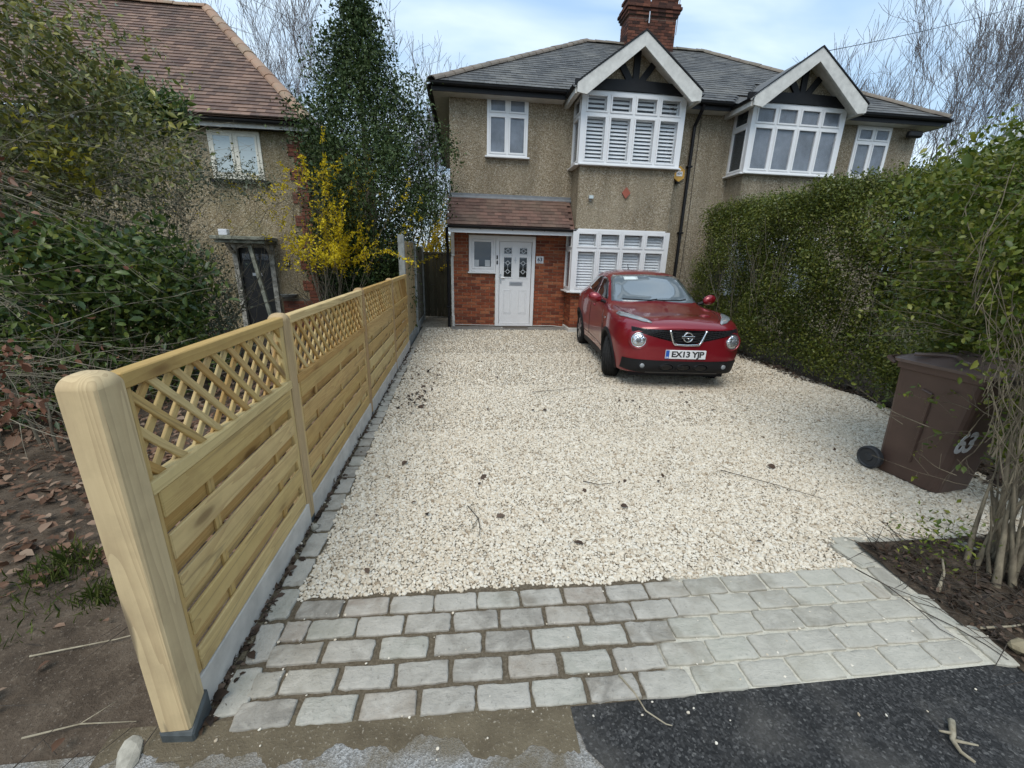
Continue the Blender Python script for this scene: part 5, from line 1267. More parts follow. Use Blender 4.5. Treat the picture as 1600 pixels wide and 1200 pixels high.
for y in (-.235, 0, .235):
    pp = [(y+.10*math.cos(2*math.pi*k/14), .352+.052*math.sin(2*math.pi*k/14)) for k in range(14)]
    cp('air_opening', patch(pp, 'x', .009, rings=3, sub=1, thick=.004), M_GLOSSBLK, lowb)
    W = [];
    for k in range(15):
        hh, n2 = hit('x', *pp[k % 14]); W.append(hh+n2*.012)
    mb = MB(); mb.tube(W, .006, 5); cp('opening_rim', mb.mesh('opening_rim'), M_BLKPL, lowb)
for s in (-1, 1):
    hh, n2 = hit('x', .56*s, .365); n2 = (n2+Vector((.8, 0, 0))).normalized(); M = Matrix.Translation(hh) @ n2.to_track_quat('Z', 'Y').to_matrix().to_4x4()
    mb = MB(); mb.lathe([(.055, -.05), (.055, .012), (.046, .016), (.034, .006)], 20, 'z', (0, 0, 0), M); fl = cp('fog_lamp', mb.mesh('fog_lamp', True), M_BLKPL)
    mb = MB(); mb.lathe([(.033, 0), (.033, .010), (.018, .015), (.001, .017)], 18, 'z', (0, 0, 0), M); cp('lens', mb.mesh('lens', True), M_LENS, fl)
cp('skid_strip', band(lambda t: (-.5+t, .285), lambda t: (-.5+t, .262), 'x', .012, 20, 2), plain('skid_grey', (.06, .06, .065), .5))
# number plate
hp, _n = hit('x', 0, .54); px = hp.x+.022
pm = MB(); pm.cbox(px-.02, px, -.275, .275, .478, .598, .004); plate = cp('number_plate', pm.mesh('number_plate'), plain('plate_white', (.74, .75, .76), .35))
pm = MB(); pm.box(px, px+.001, -.275+.003, -.275+.05, .481, .595); cp('plate_band', pm.mesh('plate_band'), plain('plate_blue', (.02, .10, .42), .4), plate)
tm = text_mesh('EX13 YJP', .112, .0035, .0004, .92, 4); bb_ = [v.co.x for v in tm.vertices]; sx = .44/(max(bb_)-min(bb_))
xform(tm, Matrix(((0, 0, 1, px+.0012), (sx, 0, 0, .025), (0, .98, 0, .538), (0, 0, 0, 1)))); cp('registration', tm, plain('plate_black', (.012, .012, .012), .4), plate)
tm = text_mesh('GB', .026, .001, .0004); xform(tm, Matrix(((0, 0, 1, px+.0018), (1, 0, 0, -.249), (0, 1, 0, .497), (0, 0, 0, 1)))); cp('country_letters', tm, bpy.data.materials['plate_white'], plate)
# mirrors
for s in (-1, 1):
    bm = bmesh.new(); bmesh.ops.create_uvsphere(bm, u_segments=20, v_segments=12, radius=1)
    for v in bm.verts:
        x, y, z = v.co; v.co = Vector((.46+x*.075*(1 if x > 0 else .35)+y*s*-.02, .965*s+y*.115, 1.135+z*.085+.012*s*y))
    me = bpy.data.meshes.new('wing_mirror'); bm.to_mesh(me); bm.free(); me.shade_smooth(); mo = cp('wing_mirror', me, M_RED)
    mb = MB(); mb.tube([(.46, .78*s, 1.06), (.46, .90*s, 1.10)], .028, 6); cp('mirror_stalk', mb.mesh('mirror_stalk'), M_BLKPL, mo)
    mb = MB(); mb.cbox(.415, .432, .965*s-.085, .965*s+.085, 1.085, 1.185, .006); cp('mirror_glass', mb.mesh('mirror_glass'), M_CARGLD, mo)
mb = MB(); mb.tube([(-1.15, 0, 1.545), (-1.25, 0, 1.66)], [.012, .005], 5); cp('roof_aerial', mb.mesh('roof_aerial'), M_BLKPL)
# wheels
def wheel_parts():
    w_ = .108; T = MB(); prof = [(.225, -w_+.01), (.245, -w_), (.29, -w_-.004), (.318, -w_+.012), (.332, -w_+.03)]
    gro = []
    for g in (-.052, -.018, .018, .052):
        gro += [(.338, g-.010), (.328, g-.007), (.328, g+.007), (.338, g+.010)]
    prof += gro+[(.332, w_-.03), (.318, w_-.012), (.29, w_+.004), (.245, w_), (.225, w_-.01)]
    T.lathe(prof, 56, 'y')
    tyre = T.mesh('tyre')
    # shoulder blocks
    R_ = MB(); R_.lathe([(.228, -.06), (.228, .085), (.218, .098), (.205, .08), (.2, -.05)], 40, 'y')
    for k in range(5):
        a = 2*math.pi*k/5
        for da in (-.16, .16):
            b = a+da; c, s = math.cos(b), math.sin(b); d, e = math.cos(a+da*1.35), math.sin(a+da*1.35)
            p0 = Vector((.03*math.cos(a), .088, .03*math.sin(a))); p1 = Vector((.21*d, .088, .21*e))
            rail(R_, p0, p1, .042, .03, (0, 1, 0))
    R_.lathe([(.045, .05), (.045, .10), (.03, .108), (.001, .109)], 16, 'y')
    rim = R_.mesh('rim')
    D = MB(); D.lathe([(.19, .0), (.19, .02), (.001, .021)], 24, 'y'); disc = D.mesh('brake_disc')
    return tyre, rim, disc
tyre, rim, disc = wheel_parts()
for (x, steer) in ((FAX, -24), (RAX, 0)):
    for s in (-1, 1):
        wo = put('wheel', tyre, M_TYRE, CAR, (x, .775*s, TR), (0, 0, rad(steer)+(math.pi if s < 0 else 0)), False)
        put('rim', rim, M_ALLOY, wo, world=False); put('brake_disc', disc, M_BLKPL, wo, world=False)
mb = MB()
for x in (FAX, RAX):
    mb.box(x-.42, x+.42, -.6, .6, .20, .80)
mb.box(-1.9, 1.8, -.68, .68, .17, .24); cp('underbody', mb.mesh('underbody'), M_BLKPL)
# parts the view shows of the cabin's far side stay behind dark glass
# ================================================================== TREES, SHRUBS, HEDGE
RG = np.random.default_rng(42)
LEAFLIM = 120
M_TWIG = bark('twig_bark', (.10, .085, .06), (.20, .175, .13)); M_TWIGG = bark('green_grey_bark', (.17, .15, .105), (.36, .32, .24)); M_STEM = bark('shrub_stem_bark', (.085, .07, .05), (.25, .21, .145), 26); M_TWIGP = bark('bare_tree_bark', (.11, .095, .092), (.20, .175, .165))
M_PRIVET = foliage('privet_leaf', [(.045, .065, .013), (.105, .138, .022), (.175, .205, .034), (.25, .245, .05)], .4, .25)
M_HOLLY = foliage('holly_leaf', [(.018, .038, .013), (.045, .078, .022), (.080, .12, .035), (.125, .16, .06)], .48, .12, .25)
M_LAUREL = foliage('laurel_leaf', [(.034, .068, .022), (.080, .135, .034), (.145, .205, .042), (.25, .29, .055)], .34, .25, .5)
M_SPOT = foliage('spotted_leaf', [(.095, .12, .04), (.18, .20, .06), (.28, .28, .08), (.52, .47, .10)], .3, .22, .5)
M_GREY = foliage('grey_green_leaf', [(.055, .072, .034), (.11, .13, .07), (.175, .19, .12), (.29, .295, .21)], .45, .2)
M_COPPER = foliage('dry_copper_leaf', [(.12, .045, .025), (.22, .10, .06), (.32, .17, .11), (.42, .26, .18)], .6, .2, .2)
M_YELLOW = foliage('forsythia_flower', [(.60, .44, .014), (.74, .57, .02), (.84, .68, .04)], .5, .3, .2)
M_YGREEN = foliage('young_leaf', [(.05, .085, .010), (.10, .14, .015), (.17, .20, .022), (.27, .27, .05)], .38, .3, .4)
M_CONIF = foliage('conifer_leaf', [(.012, .024, .010), (.026, .042, .018), (.045, .062, .028)], .6, .1, .2)

def grow(p, d, ln, r, depth, S, rg, spread=.5, kids=(2, 4), up=.15, shrink=.68, seg=4, wob=.12, tips=None, minr=.002):
    """recursive branching, appends cone segments to S"""
    p = np.array(p, float); d = unit(np.array(d, float)); q = r; nodes = []
    for i in range(seg):
        d = unit(d+rg.normal(0, wob, 3)+np.array([0, 0, up*.25])); p2 = p+d*ln/seg; r2 = max(minr, q*(.84 if i < seg-1 else .72)); S.append((*p, *p2, q, r2)); p, q = p2, r2; nodes.append((p.copy(), d.copy(), q))
    if depth <= 0:
        if tips is not None: tips.append((p, d))
        return
    for k in range(rg.integers(kids[0], kids[1]+1)):
        b, bd, br = nodes[rg.integers(1, seg)] if k else nodes[-1]
        nd = unit(bd+rg.normal(0, spread, 3)+np.array([0, 0, up]))
        grow(b, nd, ln*shrink*rg.uniform(.75, 1.15), br*.72, depth-1, S, rg, spread, kids, up, shrink, seg, wob, tips, minr)
def tree(name, label, cat, base, height, r0, depth, seed, mat, spread=.45, stems=1, group=None, n=4, up=.25, shrink=.7, lean=(0, 0, 1), kids=(2, 4), minr=.006, wob=.09, fan=.16):
    rg = np.random.default_rng(seed); t = thing(name, label, cat, base, 0, group); S = []
    for s in range(stems):
        d = np.array(lean)+rg.normal(0, fan if stems > 1 else .03, 3)*[1, 1, 0]; grow((0, 0, -.1), d, height*.36, r0, depth, S, rg, spread, kids, up, shrink, 4, wob, None, minr)
    S = np.array(S); big = (S[:, 6] > r0*.45)
    put('trunk', segs_mesh('trunk', S[big], 8), mat, t, world=False); put('crown', segs_mesh('crown', S[~big], 3), mat, t, world=False)
    return t
def clumps(C, per, rad_, rg, size, flat=.0, upbias=.35, droop=0.0):
    """leaves round clump centres"""
    C = np.asarray(C); m = len(C); P = np.repeat(C, per, 0)+rg.normal(0, 1, (m*per, 3))*rad_
    D = unit(rg.normal(0, 1, (m*per, 3))+np.array([0, 0, upbias-droop])); N = unit(rg.normal(0, 1, (m*per, 3))+np.array([0, 0, .8])); return P, D, N, size*np.exp(rg.normal(0, .25, m*per))
# ------------------------------------------------------------------ clipped privet hedge on the right
def hx(y): return 5.40+.10*np.sin(y*1.7)+.05*np.sin(y*4.1)-np.clip(4.3-y, 0, 3)*.50
def htop(y): return 2.86+.05*np.sin(y*2.3)+.03*np.sin(y*6)-np.clip(y-8.2, 0, 3)*.03
hedge = thing('privet_hedge', 'tall clipped privet hedge running along the right of the gravel', 'hedge', (6.2, 6.2, 0))
rg = np.random.default_rng(7)
def hedge_pts(n, y0=2.75, y1=9.7):
    y = rg.uniform(y0, y1, n); k = rg.random(n); z = np.where(k < .80, rg.uniform(.06, 1, n)**.9, 1.0)*htop(y)
    dep = np.where(k < .80, np.abs(rg.normal(0, .10, n)), rg.uniform(0, 1.35, n)); z = z-np.where(k < .80, 0, np.abs(rg.normal(0, .06, n)))
    bul = .10*np.sin(z*3.0+y*2.1)+.07*np.sin(z*6.3-y*5.2)+.10*np.clip(1-z/.8, 0, 1)*(-1)+.16*np.clip((z-2.45)/.4, 0, 1)
    x = hx(y)+bul+dep+.10
    return np.stack([x, y, z], 1)
C = hedge_pts(9800); thin = (np.sin(C[:, 1]*3.1+C[:, 2]*2.3)+np.sin(C[:, 1]*7.7-C[:, 2]*5.1)+rg.normal(0, .55, len(C)) > -1.6); gap = ((np.abs(C[:, 1]-9.2) < .55) & (np.abs(C[:, 2]-1.75) < .62) & (rg.random(len(C)) < .45)) | ((np.abs(C[:, 1]-4.6) < .5) & (np.abs(C[:, 2]-1.05) < .28) & (rg.random(len(C)) < .7))
C = C[thin & ~gap]; P, D, N, s = clumps(C, 25, .085, rg, .039, 0, .25); D[:, 0] -= .25; P[:, 2] = np.maximum(P[:, 2], .03)
put('foliage', leaves_mesh('foliage', P, D, N, s, .55, .3), M_PRIVET, hedge)
# sprigs standing up from the clipped top
y = rg.uniform(2.8, 9.6, 700); T = np.stack([hx(y)+rg.uniform(.15, 1.3, 700), y, htop(y)], 1); S = []; LP = []
for p in T:
    d = unit(rg.normal(0, .3, 3)+[0, 0, 1]); l = rg.uniform(.05, .2); S.append((*p, *(p+d*l), .003, .001)); LP += [p+d*l*f for f in (.4, .7, 1)]
LP = np.repeat(np.array(LP), 3, 0); put('sprig', leaves_mesh('sprig', LP, unit(rg.normal(0, 1, (len(LP), 3))+[0, 0, .6]), rg.normal(0, 1, (len(LP), 3)), .036, .5), M_YGREEN, hedge)
SS = []
for k in range(60):
    y = rg.uniform(2.8, 9.6); x = hx(y)+rg.uniform(.12, .55); grow((x, y, 0), (rg.normal(-.05, .12), rg.normal(0, .15), 1), rg.uniform(.8, 1.3), rg.uniform(.008, .022), 2, SS, rg, .35, (2, 3), .5, .75, 4, .12, None, .003)
SS = np.array(SS); SS = SS[(SS[:, 5] < 2.9)]
put('branches', segs_mesh('branches', np.concatenate([SS, np.array(S)]), 4), M_TWIG, hedge)
# ------------------------------------------------------------------ holly between the houses
hol = thing('holly_tree', 'dark conical holly tree growing between the two houses', 'tree', (-1.85, 9.3, 0)); rg = np.random.default_rng(12); S = []
for k in range(60):
    z = rg.uniform(.6, 5.4); a = rg.uniform(0, 6.28); R_ = 1.4*(1-(z/6.3))**.8*min(1, .35+z/3); S.append((0, 0, z-.3, R_*.85*math.cos(a), R_*.85*math.sin(a), z+.35*R_, .022, .005))
trunk = [(0, 0, z, .03*math.sin(z), .03*math.cos(z), z+.6, .10*(1-z/6.6), .10*(1-(z+.6)/6.6)) for z in np.arange(-.1, 5.9, .55)]
put('trunk', segs_mesh('trunk', np.array(trunk), 8), M_TWIG, hol, world=False)
put('limbs', segs_mesh('limbs', np.array(S), 4), M_TWIG, hol, world=False)
n = 1900; z = .3+5.9*rg.beta(1.15, 1.75, n); prof = np.interp(z, [.2, 1.0, 2.0, 3.0, 3.9, 4.7, 5.4, 6.1], [.45, .75, 1.25, 1.50, 1.22, .72, .33, .08]); a = rg.uniform(0, 6.28, n)
lob = 1+.22*np.sin(a*3+z*1.9)+.20*np.sin(a*5-z*3.3); rr = prof*lob*np.sqrt(rg.uniform(.25, 1.12, n)); C = np.stack([rr*np.cos(a), rr*np.sin(a), z+rg.normal(0, .06, n)], 1)
C = C[~((C[:, 0] > .62) & (C[:, 2] < 2.5))]; C = C[(C[:, 0] > -.98) | (C[:, 2] > 4.3)]; P, D, N, s = clumps(C, 46, np.array([.13, .13, .11]), rg, .058, 0, .15); D[:, :2] += unit(P)[:, :2]*.5
put('crown', leaves_mesh('crown', P, D, N, s, .52, .35), M_HOLLY, hol, world=False)
# ------------------------------------------------------------------ forsythias in flower
def forsythia(base, h, spread, n, seed, label, leanx=0):
    rg = np.random.default_rng(seed); t = thing('forsythia', label, 'shrub', base, 0, 'yellow flowering forsythias'); S = []; tips = []
    for k in range(n): grow((rg.normal(0, .15), rg.normal(0, .15), 0), (rg.normal(leanx, .35)*spread, rg.normal(0, .35)*spread, 1), h*.5, .012, 2, S, rg, .45, (2, 4), .1, .62, 5, .16, tips, .0022)
    S = np.array(S); wx = S[:, 3]+base[0]; S = S[~((wx < -2.95) & (S[:, 5] < 2.25))]; put('branches', segs_mesh('branches', S, 4), M_TWIG, t, world=False)
    sel = S[(S[:, 5] > h*.40)]; sel = sel[rg.random(len(sel)) < .8]; f = rg.random((len(sel), 10, 1)); P = (sel[:, None, :3]+(sel[:, None, 3:6]-sel[:, None, :3])*f).reshape(-1, 3)
    keep = np.sin(P[:, 0]*5)+np.sin(P[:, 2]*4+1)+rg.normal(0, .7, len(P)) > -.2; P = P[keep]+rg.normal(0, .018, (keep.sum(), 3)); P = np.repeat(P, 2, 0)
    put('blossom', leaves_mesh('blossom', P, unit(rg.normal(0, 1, P.shape)), rg.normal(0, 1, P.shape), .040*np.exp(rg.normal(0, .2, len(P))), .6, .4), M_YELLOW, t, world=False); return t
forsythia((-2.40, 8.2, 0), 3.75, .44, 24, 5, 'large yellow forsythia in flower in front of the old house corner', -.05)
forsythia((-.98, 12.9, 0), 3.3, .8, 16, 6, 'smaller yellow forsythia in flower above the tall fence', .0)
# ------------------------------------------------------------------ left-hand shrubs
def shrub(name, label, base, pts, per, crad, size, mat, seed, aspect=.5, rich=False, stems=8, stemh=1.0, cat='shrub', upb=.2, group=None, twigmat=None, indiv=0, fold=.3):
    """pts: clump centres in world metres"""
    rg = np.random.default_rng(seed); t = thing(name, label, cat, base, 0, group); C = np.asarray(pts); P, D, N, s = clumps(C, per, crad, rg, size, 0, upb)
    S = []
    for k in range(stems): grow((base[0]+rg.normal(0, .25), base[1]+rg.normal(0, .25), -.05), (rg.normal(0, .35), rg.normal(0, .35), 1), stemh*.45, .02, 3, S, rg, .5, (2, 3), .2, .72, 4, .14, None, .0025)
    put('branches', segs_mesh('branches', np.array(S), 4), twigmat or M_TWIG, t)
    if indiv:
        dist = np.linalg.norm(P-np.array([0, 0, 1.75]), axis=1)-2.0*s*10; o = np.argsort(dist); pick, rest = o[:indiv], o[indiv:]
        lib = []
        for q in range(5):
            me = leaves_mesh('leaf', [(0, 0, 0)], [(1, 0, .05)], [(0, 0, 1)], 1.0, aspect*rg.uniform(.9, 1.1), fold*rg.uniform(.7, 1.5), True); me.materials.append(mat); lib.append(me)
        for i in pick:
            d = unit(D[i]); n_ = N[i]; sd = unit(np.cross(d, n_)); u = np.cross(sd, d); M = Matrix(((d[0], sd[0], u[0], 0), (d[1], sd[1], u[1], 0), (d[2], sd[2], u[2], 0), (0, 0, 0, 1)))
            ob = put('leaf', lib[i % 5], None, t, tuple(P[i]), M.to_euler()); ob.scale = (s[i],)*3
        P, D, N, s = P[rest], D[rest], N[rest], s[rest]
    put('foliage', leaves_mesh('foliage', P, D, N, s, aspect, fold, rich), mat, t); return t
def blob(n, c, r, seed, hollow=.55, zmin=.1):
    rg = np.random.default_rng(seed); v = unit(rg.normal(0, 1, (n, 3))); k = 1+.12*np.sin(v[:, 0]*5+seed)+.10*np.sin(v[:, 2]*6+v[:, 1]*4); P = np.array(c)+v*np.array(r)*(k*rg.uniform(hollow, 1.03, n)**.6)[:, None]; P = P[P[:, 2] > zmin]; return P
M_LAURELI = M_LAUREL
shrub('laurel_shrub', 'broad leaved dark evergreen shrub behind the nearest fence panels', (-4.4, 5.2, 0), np.concatenate([blob(330, (-4.75, 5.1, 1.2), (1.2, .8, .9), 3), blob(170, (-3.85, 5.7, 1.3), (.55, .6, .6), 5)]), 26, .13, .085, M_LAUREL, 31, .46, True, 12, 1.6, indiv=LEAFLIM)
shrub('spotted_laurel', 'tall yellow spotted evergreen shrub in front of the tiled roof', (-4.9, 5.6, 0), np.concatenate([blob(420, (-4.95, 5.6, 3.25), (1.15, .9, 1.25), 8), blob(60, (-3.9, 5.9, 3.0), (.6, .5, .6), 9)]), 26, .15, .075, M_SPOT, 32, .45, False, 12, 3.2)
def spray(parent_label, C, per, crad, size, mat, seed):
    rg = np.random.default_rng(seed); P, D, N, s = clumps(C, per, crad, rg, size, 0, .2); par = [o for o in COL.objects if o.get('label') == parent_label][0]
    put('foliage', leaves_mesh('foliage', P, D, N, s, .45, .3), mat, par)
M_GOLD = foliage('golden_leaf', [(.20, .20, .03), (.42, .36, .035), (.60, .50, .05)], .4, .3, .4)
gb = blob(700, (-4.95, 5.5, 2.9), (1.2, 1.0, 1.5), 81, .85); gb = gb[(gb[:, 1] < 5.5)]; gs = np.sin(gb[:, 0]*4)+np.sin(gb[:, 2]*5+1) > .75
spray('tall yellow spotted evergreen shrub in front of the tiled roof', gb[gs][:75], 16, .09, .075, M_GOLD, 82)
lb2 = blob(400, (-4.6, 5.1, 1.4), (1.25, .85, .85), 83, .9); lb2 = lb2[lb2[:, 1] < 5.1]; spray('broad leaved dark evergreen shrub behind the nearest fence panels', lb2[np.sin(lb2[:, 0]*5+lb2[:, 2]*4) > .45][:55], 14, .09, .075, M_YGREEN, 84)
shrub('green_shrub', 'bright green leafy sprays hanging beside the old house window', (-5.0, 7.6, 0), np.concatenate([blob(60, (-4.45, 7.3, 3.62), (.42, .35, .27), 13), blob(20, (-4.1, 7.3, 3.5), (.2, .2, .15), 14)]), 26, .12, .085, bpy.data.materials['young_leaf'] if False else M_LAUREL, 33, .45, False, 6, 3.8)
shrub('grey_shrub', 'fine leaved grey green shrub reaching across the old house wall', (-4.6, 7.4, 0), np.concatenate([blob(120, (-4.5, 7.4, 2.8), (.75, .5, .4), 16), blob(40, (-3.45, 7.6, 2.75), (.6, .3, .16), 17), blob(150, (-4.85, 7.0, 2.2), (.75, .6, .55), 18)]), 26, .14, .045, M_GREY, 34, .42, False, 12, 2.9)
shrub('variegated_shrub', 'pale variegated shrub beside the old black door', (-4.2, 7.6, 0), np.concatenate([blob(200, (-4.15, 7.3, 1.0), (.45, .5, .75), 20), blob(50, (-3.8, 6.8, .45), (.45, .5, .35), 21)]), 26, .11, .045, M_GREY, 35, .5, False, 8, 1.5)
shrub('evergreen_shrub', 'deep shaded evergreen undergrowth low behind the end post', (-4.0, 4.1, 0), np.concatenate([blob(240, (-4.9, 4.7, .55), (1.4, .7, .55), 24, .5, .03), blob(110, (-3.8, 5.6, .4), (.7, .8, .4), 25, .5, .03)]), 18, .13, .075, M_LAUREL, 36, .45, False, 10, 1.0)
# long bare arching stems thrown over everything
def wand(name, label, base, n, seed, dirs, ln, r=.006, mat=None, droop=.5, cat='shrub', leaf=None):
    rg = np.random.default_rng(seed); t = thing(name, label, cat, base, 0); S = []; LP = []
    for k in range(n):
        p = np.array(base)+rg.normal(0, .35, 3)*[1, 1, .3]; d = unit(np.array(dirs)+rg.normal(0, .28, 3)); l = ln*rg.uniform(.6, 1.25); q = r*rg.uniform(.6, 1.4); m = 12
        for i in range(m):
            d = unit(d+rg.normal(0, .085, 3)-np.array([0, 0, droop*l/m*.5])); p2 = p+d*l/m; S.append((*p, *p2, q, q*.88)); q *= .88
            if i > 3 and rg.random() < .55:
                e = unit(d+rg.normal(0, .45, 3)); l2 = rg.uniform(.15, .5); pm = p+e*l2*.5; pe = pm+unit(e+rg.normal(0, .15, 3))*l2*.5; S += [(*p, *pm, q*.6, q*.45), (*pm, *pe, q*.45, .001)]; LP += [pm, pe]
            p = p2
    put('branches', segs_mesh('branches', np.array(S), 4), mat or M_TWIGG, t)
    return t, np.array(LP)
wand('bare_shrub', 'bare arching grey stems sweeping across the left shrubs', (-6.2, 4.6, 2.6), 95, 51, (1, .12, -.10), 3.0, .0055, None, .42)
wand('bare_shrub', 'bare twiggy stems rising in front of the old tiled roof', (-5.4, 5.6, 2.2), 75, 52, (.65, .2, .6), 2.5, .0065, None, .35)
wand('bare_shrub', 'low bare brush of twigs lying behind the nearest panel', (-5.4, 3.9, .75), 70, 53, (1, .25, -.08), 2.6, .006, None, .2)
t, LP = wand('beech_shrub', 'beech twigs holding dry copper leaves at far left', (-5.2, 3.6, 1.5), 26, 54, (.75, .1, .15), 1.5, .006, M_TWIG, .35)
rg = np.random.default_rng(55)
def copper(c, r, n, seed): g = np.random.default_rng(seed); return np.array(c)+g.normal(0, 1, (n, 3))*np.array(r)
CP = np.concatenate([copper((-3.95, 3.95, 2.05), (.22, .2, .10), 120, 1), copper((-3.8, 4.0, 2.3), (.16, .15, .05), 70, 5), copper((-3.45, 3.35, .92), (.13, .15, .08), 110, 2), copper((-3.3, 3.2, .62), (.12, .12, .06), 110, 3), copper((-3.0, 3.6, 1.3), (.4, .3, .3), 16, 4)])
put('foliage', leaves_mesh('foliage', CP, unit(rg.normal(0, 1, CP.shape)+[.2, 0, -.4]), rg.normal(0, 1, CP.shape), .062*np.exp(rg.normal(0, .2, len(CP))), .55, .5, True), M_COPPER, t)
# overhanging bough at the top left corner
t, LP = wand('spotted_laurel', 'overhanging yellow green boughs crossing the top left corner', (-5.6, 4.6, 4.3), 40, 57, (1, .15, -.05), 2.3, .010, M_TWIGG, .25)
LP = LP[np.random.default_rng(1).random(len(LP)) < .8]; rg = np.random.default_rng(58); P = np.repeat(LP, 7, 0)+rg.normal(0, .05, (len(LP)*7, 3)); put('foliage', leaves_mesh('foliage', P, unit(rg.normal(0, 1, P.shape)+[.2, 0, -.2]), rg.normal(0, 1, P.shape)+[0, 0, .8], .07, .45, .3), M_SPOT, t)
# ------------------------------------------------------------------ bare trees and distant greenery
GB = 'bare winter trees behind the houses'
def bare(label, base, h, r0, seed, spread, stems, lean=(0, 0, 1), fan=.25, up=.22, depth=6): tree('bare_tree', label, 'tree', base, h, r0, depth, seed, M_TWIGP, spread, stems, GB, 4, up, .76, lean, (2, 4), .0055, .085, fan)
bare('bare winter tree rising behind the holly', (-5.0, 20.5, 0), 9.6, .13, 61, .42, 5, fan=.34)
bare('bare winter tree just beyond the old house roof hip', (-9.4, 22, 0), 10.2, .12, 62, .42, 4, fan=.3)
bare('bare winter tree between holly and pebbledash house', (-2.1, 19, 0), 7.0, .10, 63, .45, 4, (.04, 0, 1), .3)
bare('tall fan shaped bare tree leaning beyond the pebbledash pair', (20.6, 17.5, 0), 11.2, .14, 64, .36, 6, (.2, 0, 1), .36, .26)
bare('small bare tree beside the right end of the pebbledash roof', (18.0, 19, 0), 7.9, .10, 65, .36, 4, (-.05, 0, 1), .22)
shrub('conifer', 'dark conifer bushes at the right corner of the pebbledash pair', (15.0, 13.5, 0), np.concatenate([blob(300, (14.2, 13.0, 2.4), (1.6, 1.2, 2.2), 71), blob(170, (16.3, 13.6, 3.0), (1.5, 1.2, 1.9), 72)]), 34, .2, .075, M_CONIF, 73, .4, False, 6, 3.0, 'conifer')
shrub('garden_bush', 'dark green bush filling the gap beyond the side gate', (-1.2, 15, 0), np.concatenate([blob(260, (-1.6, 15.2, 1.4), (1.5, 1.2, 1.6), 75), blob(80, (-.2, 16.2, 1.2), (.9, .9, 1.1), 76)]), 30, .2, .08, M_HOLLY, 77, .5, False, 6, 2.0, 'bush')
# bushes at the end of the right-hand gardens, behind the hedge
shrub('garden_bush', 'leafy green bush behind the hedge at the right edge', (9.6, 6.0, 0), np.concatenate([blob(420, (9.3, 6.2, 2.0), (2.0, 1.8, 1.7), 78), blob(200, (7.6, 4.4, 2.1), (1.1, 1.2, 1.3), 79)]), 26, .17, .06, M_PRIVET, 80, .5, False, 8, 2.6, 'bush')
# ------------------------------------------------------------------ shrub in the right foreground
fs = thing('boundary_shrub', 'old many stemmed boundary shrub beside the wheelie bin', 'shrub', (2.98, 1.62, 0)); rg = np.random.default_rng(91); S = []; tips = []
stems = []
for k in range(27):
    b = np.array([2.98+rg.uniform(0, .34), 1.46+rg.uniform(0, .36), -.03]); d = unit(np.array([rg.normal(.12, .15), rg.normal(.26, .14), 1.0])); r = rg.uniform(.009, .024)
    grow(b, d, rg.uniform(.55, .9), r, 3, S, rg, .34, (2, 3), .26, .78, 6, .085, tips, .002)
S = np.array(S); S = S[S[:, 4] < 1.60+(S[:, 3]-2.8)*.8+np.maximum(0, S[:, 5]-.6)*.42]; bigm = S[:, 6] > .0095
put('stems', segs_mesh('stems', S[bigm], 8), M_STEM, fs)
put('branches', segs_mesh('branches', S[~bigm], 5), M_STEM, fs)
# side wands reaching over the bin and the gravel
W = []; LPT = []
for k in range(62):
    z0 = rg.uniform(1.3, 2.3) if k > 10 else rg.uniform(.4, .9); p = np.array([3.10+rg.uniform(0, .6)+.10*z0, 1.75+rg.uniform(0, .7)+.1*z0, z0]); d = unit(np.array([rg.normal(-.40, .3), rg.normal(.60, .35), rg.normal(.15, .2)])); l = rg.uniform(.25, .65)*(.7+.25*z0); q = rg.uniform(.0022, .0045); m = 8
    for i in range(m):
        d = unit(d+rg.normal(0, .10, 3)+[0, 0, -.015]); p2 = p+d*l/m; W.append((*p, *p2, q, q*.85)); q *= .85
        if i > 2: LPT.append((p2, d))
        if i > 1 and rg.random() < .5:
            e = unit(d+rg.normal(0, .5, 3)); pe = p+e*rg.uniform(.06, .2); W.append((*p, *pe, q*.7, .0008)); LPT.append((pe, e))
        p = p2
put('twigs', segs_mesh('twigs', np.array(W), 4), M_STEM, fs)
LPT = LPT+[(p, d) for (p, d) in tips]; P0 = np.array([a for a, b in LPT]); D0 = np.array([b for a, b in LPT]); pr = np.clip(.30+(P0[:, 2]-.9)*.35, .16, 1.0); k = rg.random(len(P0)) < pr; P0, D0 = P0[k], D0[k]; nl = 4
P = np.repeat(P0, nl, 0)+rg.normal(0, .014, (len(P0)*nl, 3)); D = unit(np.repeat(D0, nl, 0)*.6+rg.normal(0, .7, P.shape)); N = rg.normal(0, 1, P.shape)+[0, 0, .9]; s = .034*np.exp(rg.normal(0, .28, len(P)))
put('foliage', leaves_mesh('foliage', P, D, N, s, .5, .35, True), M_YGREEN, fs)
# denser crown higher and to the right
C = np.concatenate([blob(300, (3.75, 2.75, 2.1), (.62, .6, .62), 95, .3), blob(230, (4.15, 3.0, 1.55), (.5, .5, .5), 96, .3), blob(150, (3.35, 2.1, 1.75), (.38, .35, .55), 97, .2), blob(140, (4.5, 3.0, 1.0), (.4, .4, .5), 98, .2), blob(150, (4.12, 2.12, .72), (.32, .3, .5), 94, .2), blob(50, (3.86, 2.12, .85), (.15, .2, .42), 93, .2)])
P, D, N, s = clumps(C, 27, .085, rg, .038, 0, .2); put('foliage', leaves_mesh('foliage', P, D, N, s, .52, .35, True), M_YGREEN, fs)
P, D, N, s = clumps(blob(60, (2.74, 1.78, .20), (.20, .15, .20), 99, .2, .02), 4, .06, rg, .027); put('foliage', leaves_mesh('foliage', P, D, N, s, .52, .3), M_YGREEN, fs)
